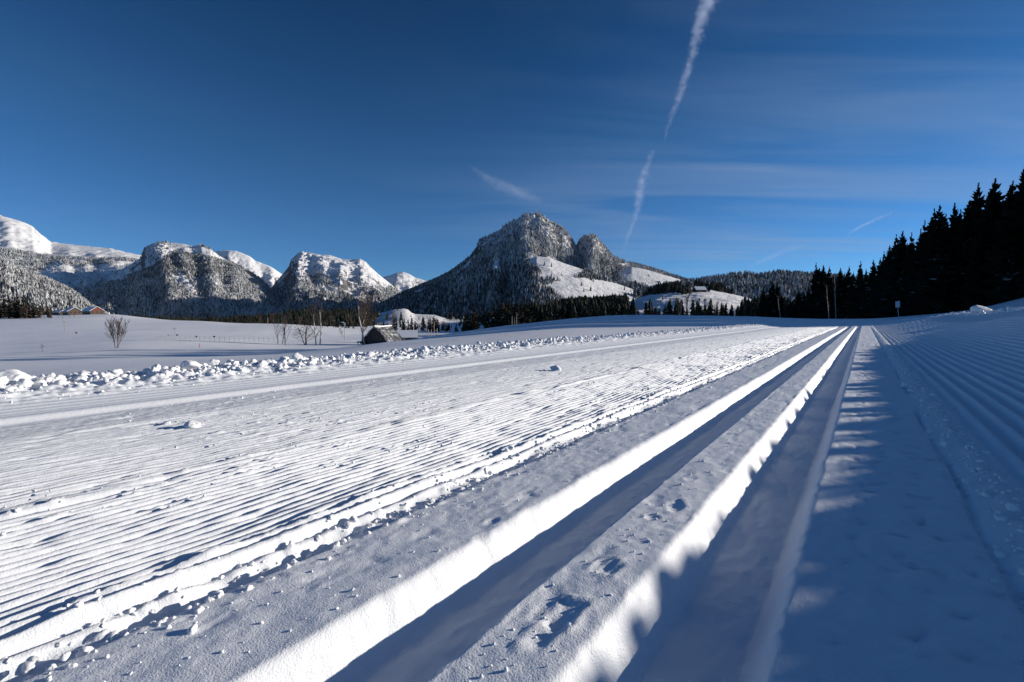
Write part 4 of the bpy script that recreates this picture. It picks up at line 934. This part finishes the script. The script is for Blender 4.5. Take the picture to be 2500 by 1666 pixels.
# ---------------------------------------------------------------- poles, fence, sign
M['pole'] = plain('grey_pole_wood', (.30, .27, .24), .8, .2, 2); M['metal'] = plain('galvanised_metal', (.42, .42, .43), .45, .1, 3); M['board'] = plain('sign_board_white', (.62, .62, .66), .55, .06, 4)
M['redp'] = plain('red_stake_paint', (.35, .06, .05), .6, .1, 3); M['lamp'] = plain('lamp_head', (.65, .66, .68), .4, .1, 3)
def pole(x, top, base, Y, r, label, name='wooden_pole', cat='pole', group=None, mat='pole', extra=None):
    b = px_at(x, base, Y); h = px_at(x, top, Y)[2]-b[2]; rt = empty(name, tuple(b), 0, label=label, cat=cat, group=group)
    m = MB(); m.tube([(0, 0, -.5), (0, 0, h*.5), (.01*h, 0, h)], [r, r*.92, r*.8], 8); obj('post', m.mesh('pole_post', True), M[mat], rt)
    if extra == 'cross': m = MB(); m.box((0, 0, h-.4), (1.3, .12, .12)); obj('crossarm', m.mesh('crossarm'), M['pole'], rt)
    if extra == 'lamp':
        m = MB(); m.tube([(0, 0, h-.1), (-.3, 0, h+.15), (-.55, 0, h+.12)], [.05, .04, .04], 6); arm = obj('lamp_arm', m.mesh('lamp_arm', True), M['metal'], rt)
        m = MB(); m.box((-.75, 0, h+.08), (.9, .40, .22), 0, (.8, .7)); obj('lamp_head', m.mesh('lamp_head'), M['lamp'], rt)
        m = MB(); m.box((0, -.12, h-.45), (.5, .1, .4)); obj('plate', m.mesh('plate'), M['lamp'], rt)
    return rt
pole(158, 784, 808, 190, .11, 'thin utility pole with crossarm in the meadow below the farm', extra='cross', cat='utility pole')
pole(427.5, 800.5, 821, 165, .09, 'slim pole with short crossarm beside the dry bushes in the meadow', extra='cross', cat='utility pole')
pole(487, 839, 850, 70, .045, 'short red stake standing alone in the snow', 'marker_stake', 'stake', None, 'redp')
pole(654, 775, 794, 260, .13, 'pale utility pole in front of the dark clumps on the meadow edge', cat='utility pole')
pole(842, 788, 830, 140, .11, 'lamp post with pale head standing in the meadow beside the small round tree', 'lamp_post', 'lamp post', extra='lamp', mat='metal')
pole(951, 785, 815, 190, .12, 'lamp post whose head shows just above the barn roof', 'lamp_post', 'lamp post', extra='lamp', mat='metal')
pole(1010, 787, 815, 190, .13, 'tall lamp post behind the right end of the cream house', 'lamp_post', 'lamp post', extra='lamp', mat='metal')
pole(977, 799, 815, 170, .12, 'short pale pole behind the roof of the cream house')
pg = 'group of pale poles right of the cream house'
pole(1046, 804, 824, 170, .15, 'leftmost pole of the group, short and pale', group=pg); pole(1053, 805, 824, 172, .14, 'second pole from the left in the group, same height as its neighbour', group=pg)
pole(1060, 785, 824, 176, .13, 'tallest pole of the group right of the cream house', group=pg); pole(1067, 802, 824, 170, .15, 'rightmost pole of the group, slightly taller than the left ones', group=pg)
for i, (x, t) in enumerate(((1250, 772), (1256, 776), (1261, 770))):
    pole(x, t, 800, 200, .13, ('left', 'short middle', 'tall right')[i]+' pale pole of the three standing in front of the dark grove', group='three pale poles before the grove')
def fence():
    r = empty('wire_fence', tuple(px_at(540, 826, 115)), 0, label='faint post and wire fence crossing the snowy meadow', cat='fence'); o = np.array(r.location)
    pts = [px_at(x, 829.5+(x-393)*.004, 115)-o for x in np.linspace(380, 680, 26)]
    for p in pts: m = MB(); m.tube([p+np.array((0, 0, -.4)), p+np.array((0, 0, .7))], [.028, .025], 5); obj('post', m.mesh('fence_post', True), M['pole'], r)
    for hh in (.4, .75): m = MB(); m.tube([p+np.array((0, 0, hh)) for p in pts], [.012]*len(pts), 3); obj('wire', m.mesh('fence_wire', True), M['metal'], r)
fence()
for i, (x, rw, Y, h, lab) in enumerate(((433, 822, 150, .9, 'dry brown bush at the foot of the slim pole'), (412, 823, 150, .8, 'low dry bush just left of the slim pole'), (187, 816, 150, .8, 'tiny dry bush alone in the left part of the meadow'), (480, 825, 140, .7, 'tiny dry bush right of the slim pole'), (523, 825, 140, .7, 'faintest dry bush, rightmost along the fence'))):
    bare_tree('dry_bush', x, rw, Y, h, 140+i, lab, 'bush', 'twig', 'twig', 'dry bushes poking from the meadow snow', trunks=7, depth=2, kids=(4, 5), r0=.03, spread=.8, up=.3, twig=.02)
def sign():
    Y = 41.0; b = px_at(2195, 781, Y); t = px_at(2191.5, 751, Y); d = t-b
    r = empty('trail_sign', tuple(b), 0, label='small blank pale sign board on a thin leaning post above the right snow bank', cat='sign')
    m = MB(); m.tube([d*-.3, d*.5, d*1.35], [.022, .022, .020], 8); obj('post', m.mesh('sign_post', True), M['metal'], r)
    up = d/np.linalg.norm(d); c = d+up*.27
    m = MB(); m.box((0, 0, 0), (.40, .05, .53)); pl = obj('board', m.mesh('sign_board'), M['board'], r); pl.location = tuple(c+np.array((0, -.04, 0))); pl.rotation_euler = (0, -.10, R(12))
    m = MB()
    for a in (-.19, .19): m.box((a, -.03, 0), (.02, .012, .53))
    for a in (-.255, .255): m.box((0, -.03, a), (.36, .012, .02))
    obj('frame', m.mesh('sign_frame'), M['metal'], pl)
sign()

# ---------------------------------------------------------------- snow lumps
def lump(seed, faces=11, rough=.05, sub=4):
    import bmesh
    bm = bmesh.new(); bmesh.ops.create_icosphere(bm, subdivisions=sub, radius=1); g = np.random.default_rng(seed)
    n = g.normal(size=(faces, 3)); n /= np.linalg.norm(n, axis=1)[:, None]; dd = g.uniform(.62, 1.0, faces)
    co = np.array([v.co[:] for v in bm.verts]); dots = co@n.T; k = np.where(dots > .05, dd/np.maximum(dots, .05), 9.0)
    srt = np.sort(k, 1); r = np.minimum(srt[:, 0], 1.15); r = r-.06*np.exp(-((srt[:, 1]-srt[:, 0])/.08)) 
    ns = fbm(co[:, 0]*2.1+seed, co[:, 1]*2.1+co[:, 2]*1.7, 4, seed)+.6*fbm(co[:, 2]*5+seed, co[:, 1]*5-co[:, 0]*4, 3, seed+1)
    r = r*(1+rough*2*ns)
    for v, q in zip(bm.verts, co*r[:, None]): v.co = q
    me = bpy.data.meshes.new('snow_lump'); bm.to_mesh(me); bm.free(); me.polygons.foreach_set('use_smooth', np.ones(len(me.polygons), bool)); me.materials.append(M['clod']); return me
clod_col = bpy.data.collections.new('clods')
for i in range(8): clod_col.objects.link(bpy.data.objects.new('clod_%d' % i, lump(500+i, 8, .13, 3)))
def surf(u, v):
    X, Y = xy_of(u, v); e = np.minimum(ss(0, .3, u-PU0), ss(0, .3, PU1-u)); return X, Y, base_z(X, Y)+trail_detail(u, v)*e
def rubble(name, u, v, s, label, sink=.3, flat=.8):
    X, Y, Z = surf(u, v); P = np.stack([X, Y, Z+s*sink], 1); n = len(u)
    scatter(name, P, s, rng.random(n)*6.28, clod_col, label=label, tilt=rng.normal(0, .5, (n, 2)), nvar=8, scz=s*flat)
n = 7500; v = rng.uniform(-1.0, 1, n); v = np.where(rng.random(n) < .5, rng.uniform(-1.1, 6, n), rng.uniform(0, 29, n)); c = np.abs(rng.normal(0, 1, n))
u = -3.03+rng.normal(0, .14, n); s = np.exp(rng.normal(-4.7, .62, n))*np.exp(-((u+3.06)/.22)**2*.5); rubble('snow_rubble', u, v, np.clip(s, .003, .028), 'ridge of broken snow clods along the left edge of the groomed trail')
n = 2200; v = rng.uniform(3, 60, n)**1.0; u = UC+rng.normal(0, .10, n); s = np.exp(rng.normal(-4.1, .5, n)); rubble('snow_rubble', u, v, np.clip(s, .008, .05), 'crust of snow clods along the crest of the right snow bank')
n = 2600; v = rng.uniform(0, 1, n)**1.6*16; u = -.728+rng.normal(0, .026, n); s = np.exp(rng.normal(-5.85, .5, n)); rubble('snow_crumbs', u, v, np.clip(s, .0015, .008), 'crumbs of snow in the torn seam beside the ski tracks', .05)
n = 3600; v = rng.uniform(0, 1, n)**1.5*14; u = rng.uniform(-2.4, -.78, n); k = fbm(u*3, v*1.6, 3, 67)+rng.normal(0, .12, n) > .10; u, v = u[k], v[k]; s = np.exp(rng.normal(-6.2, .4, len(u))); rubble('snow_crumbs', u, v, np.clip(s, .002, .012), 'loose snow crumbs scattered over the corduroy lane')
n = 1800; v = rng.uniform(0, 1, n)**1.5*14; u = .225+rng.normal(0, .03, n); s = np.exp(rng.normal(-5.7, .45, n)); rubble('snow_crumbs', u, v, np.clip(s, .002, .014), 'crumbly edge between the flat strip and the corduroy on the right')
n = 900; v = rng.uniform(0, 1, n)**1.4*9; u = np.where(rng.random(n) < .5, rng.uniform(-.68, -.53, n), rng.uniform(-.335, -.255, n)); s = np.exp(rng.normal(-6.7, .4, n)); rubble('snow_crumbs', u, v, np.clip(s, .001, .006), 'fine crumbs on the flat strips between the ski tracks')
def chunk(x, row, w, h, seed, label, name='snow_chunk', lift=.0, Yd=None, berm=None, group='loose snow chunks along the trail'):
    # x,row: where its foot meets the snow; w,h: size in photo pixels
    Y = Yd or H*F/(row-772.); 
    if berm: sx0 = (x-1250)/F/math.cos(PITCH); v = berm*(TC+sx0*TS)/(sx0*TC-TS); Y = -berm*TS+v*TC
    for _ in range(0 if berm else 6):
        u, v = uv_of(x_at(x, Y), Y); Z = surf(np.array([u]), np.array([v]))[2][0]
        if Yd is None: Y = (H-Z)*F/(row-772.)
    Z = surf(*[np.array([q]) for q in uv_of(x_at(x, Y), Y)])[2][0]
    sw, sh = w/F*Y/2, h/F*Y/2
    o = obj(name, lump(seed, 9, .06, 4), None, label=label, cat='snow chunk', group=group); o.location = (x_at(x, Y), Y, Z+sh*.75+lift); o.scale = (sw*1.1, sw*1.0, sh*1.1); o.rotation_euler = (.1, .15, seed)
chunk(461, 1047, 32, 19, 601, 'fist-sized snow chunk lying on the corduroy, nearest of the loose ones')
chunk(400, 1040, 14, 8, 602, 'flat little snow chip just left of the fist-sized chunk')
chunk(1355, 906, 24, 14, 603, 'blocky snow chunk lying alone in the middle of the far corduroy')
chunk(461, 934, 39, 21, 604, 'broad pointed snow block on the left berm, largest after the end one', berm=-3.02)
chunk(726, 910, 24, 26, 605, 'upright knobbly snow block sticking up from the left berm', berm=-3.02)
chunk(28, 985, 81, 37, 606, 'big smooth rounded snow block at the left end of the berm', berm=-3.02)
chunk(648, 918, 31, 17, 607, 'squat snow block on the berm left of the upright knobbly one', berm=-3.02)
chunk(610, 917, 20, 14, 611, 'small snow block further left on the berm beside the squat one', berm=-3.02)
chunk(190, 950, 26, 14, 608, 'snow block on the berm with a dark shaded left side', berm=-3.02)
chunk(330, 945, 28, 14, 612, 'low wedge of snow on the berm left of the broad pointed block', berm=-3.02)
chunk(2392, 777, 34, 19, 609, 'large rounded snow block on the crest of the right bank', Yd=12.6, group='snow blocks on the right bank')
chunk(2452, 778, 18, 9, 613, 'small snow clod on the right bank near the edge of the photo', Yd=11.6, group='snow blocks on the right bank')
chunk(2216, 948, 17, 15, 610, 'small ball of snow on the shaded strip right of the ski tracks')

# ---------------------------------------------------------------- contrails
def m_cloud(name, a):
    k = NB(name); k.N.remove(k.b); tr = k.n('ShaderNodeBsdfTransparent'); df = k.n('ShaderNodeBsdfDiffuse'); tl = k.n('ShaderNodeBsdfTranslucent')
    for x in (df, tl): x.inputs[0].default_value = (.72, .80, .98, 1)
    ad = k.n('ShaderNodeMixShader'); k.link(df.outputs[0], ad.inputs[1]); k.link(tl.outputs[0], ad.inputs[2]); mx = k.n('ShaderNodeMixShader'); mx.inputs[0].default_value = a
    k.link(tr.outputs[0], mx.inputs[1]); k.link(ad.outputs[0], mx.inputs[2]); k.link(mx.outputs[0], k.out.inputs[0]); return k.m
M['trail_cloud'] = m_cloud('contrail_ice', .011); M['wisp'] = m_cloud('wisp_ice', .0042)
def cloud(name, path, alt, n, label, cat, mat, seed, stretch=1.0, size=.34):
    # path: photo pixels and width; every puff is a small closed lens of ice cloud at the flying altitude
    g = np.random.default_rng(seed); import bmesh
    bm = bmesh.new(); bmesh.ops.create_icosphere(bm, subdivisions=1, radius=1); bv = np.array([v.co[:] for v in bm.verts]); bt = np.array([[q.index for q in f.verts] for f in bm.faces]); bm.free()
    P = np.array(path, float); seg = np.concatenate([[0], np.cumsum(np.hypot(np.diff(P[:, 0]), np.diff(P[:, 1])))]); seg /= seg[-1]
    m = MB()
    for k in range(n):
        t = g.random(); x, y, w, den = (np.interp(t, seg, P[:, i]) for i in range(4))
        if g.random() > den: continue
        o = g.normal(0, .30)*w; i = min(np.searchsorted(seg, t), len(P)-1); i = max(i, 1); d = P[i, :2]-P[i-1, :2]; d /= np.linalg.norm(d)
        x += -d[1]*o+math.sin(t*60)*w*.06; y += d[0]*o
        a, b, c = px2dir(x, y); kk = (alt-H)/c; p = np.array((a, b, c))*kk; dist = np.linalg.norm(p)
        r = w*size/F*dist*g.uniform(.5, 1.1)*math.exp(-(o/w)**2)
        v0 = np.array(px2dir(x+d[0]*9, y+d[1]*9)); v0 = v0*((alt-H)/v0[2])-p; v0 /= np.linalg.norm(v0); s0 = np.cross(v0, (0, 0, 1)); s0 /= np.linalg.norm(s0); u0 = np.cross(s0, v0)
        el = stretch/max(abs(v0@(p/dist)) < .96, .35)
        m.add(p+np.outer(bv[:, 0]*r*2.2*stretch, v0)+np.outer(bv[:, 1]*r, s0)+np.outer(bv[:, 2]*r*.6, u0), None, bt)
    o = obj(name, m.mesh('cloud_puffs', True), M[mat], label=label, cat=cat); return o
D1 = lambda L_: [(x*D, y*D, w*D, dn) for x, y, w, dn in L_]
cloud('contrail', D1([(1640,-40,36,1),(1626,0,33,1),(1612,40,29,1),(1600,85,23,1),(1590,130,18,1),(1574,180,18,1),(1560,225,16,1),(1545,262,13,.9),(1533,295,9,.9),(1526,328,5,.6)]), 4200, 1800, 'broad lumpy contrail running down from the top edge of the sky', 'contrail', 'trail_cloud', 1, .5, .26)
cloud('contrail', D1([(1500,345,12,.5),(1490,375,11,.6),(1480,400,18,.7),(1470,440,20,.8),(1466,475,17,.9),(1460,500,10,1),(1449,530,10,1),(1441,548,10,1),(1438,560,6,1),(1433,575,5,1),(1431,590,3,.8)]), 4200, 2600, 'thin broken contrail twisting down towards the mountain, below the broad one', 'contrail', 'trail_cloud', 2, .22, .26)
cloud('contrail', D1([(1946,540,4,.8),(1975,522,8,1),(2010,506,7,1),(2050,488,4,.7)]), 4200, 600, 'short slanting contrail just above the forest tops on the right', 'contrail', 'trail_cloud', 3, .5, .34)
cloud('contrail', D1([(1720,612,8,.6),(1760,596,14,1),(1800,578,12,1),(1850,562,10,.5)]), 4200, 600, 'faint slanting streak low over the wooded hill on the right', 'contrail', 'wisp', 5, .5, .4)
cloud('wispy_cloud', D1([(1078,378,6,.5),(1110,405,18,1),(1150,425,26,1),(1200,447,30,1),(1240,462,16,.6)]), 4600, 800, 'faint feathery wisp of cloud high above the central mountain', 'cloud', 'wisp', 4, .9, .3)
# ---------------------------------------------------------------- air
def haze():
    m = MB(); x0, x1, y0, y1, z0, z1 = -15500, 6000, -200, 13800, -80, 2500
    m.add([(x0,y0,z0),(x1,y0,z0),(x1,y1,z0),(x0,y1,z0),(x0,y0,z1),(x1,y0,z1),(x1,y1,z1),(x0,y1,z1)], [(3,2,1,0),(4,5,6,7),(0,1,5,4),(1,2,6,5),(2,3,7,6),(3,0,4,7)])
    k = NB('air'); k.N.remove(k.b); v = k.n('ShaderNodeVolumePrincipled'); v.inputs['Color'].default_value = (.50, .72, 1, 1); v.inputs['Density'].default_value = 0.55e-5; v.inputs['Anisotropy'].default_value = 0
    k.link(v.outputs[0], k.out.inputs['Volume']); obj('haze', m.mesh('haze'), k.m, kind='stuff', label='thin blue mountain air filling the valley')
haze()
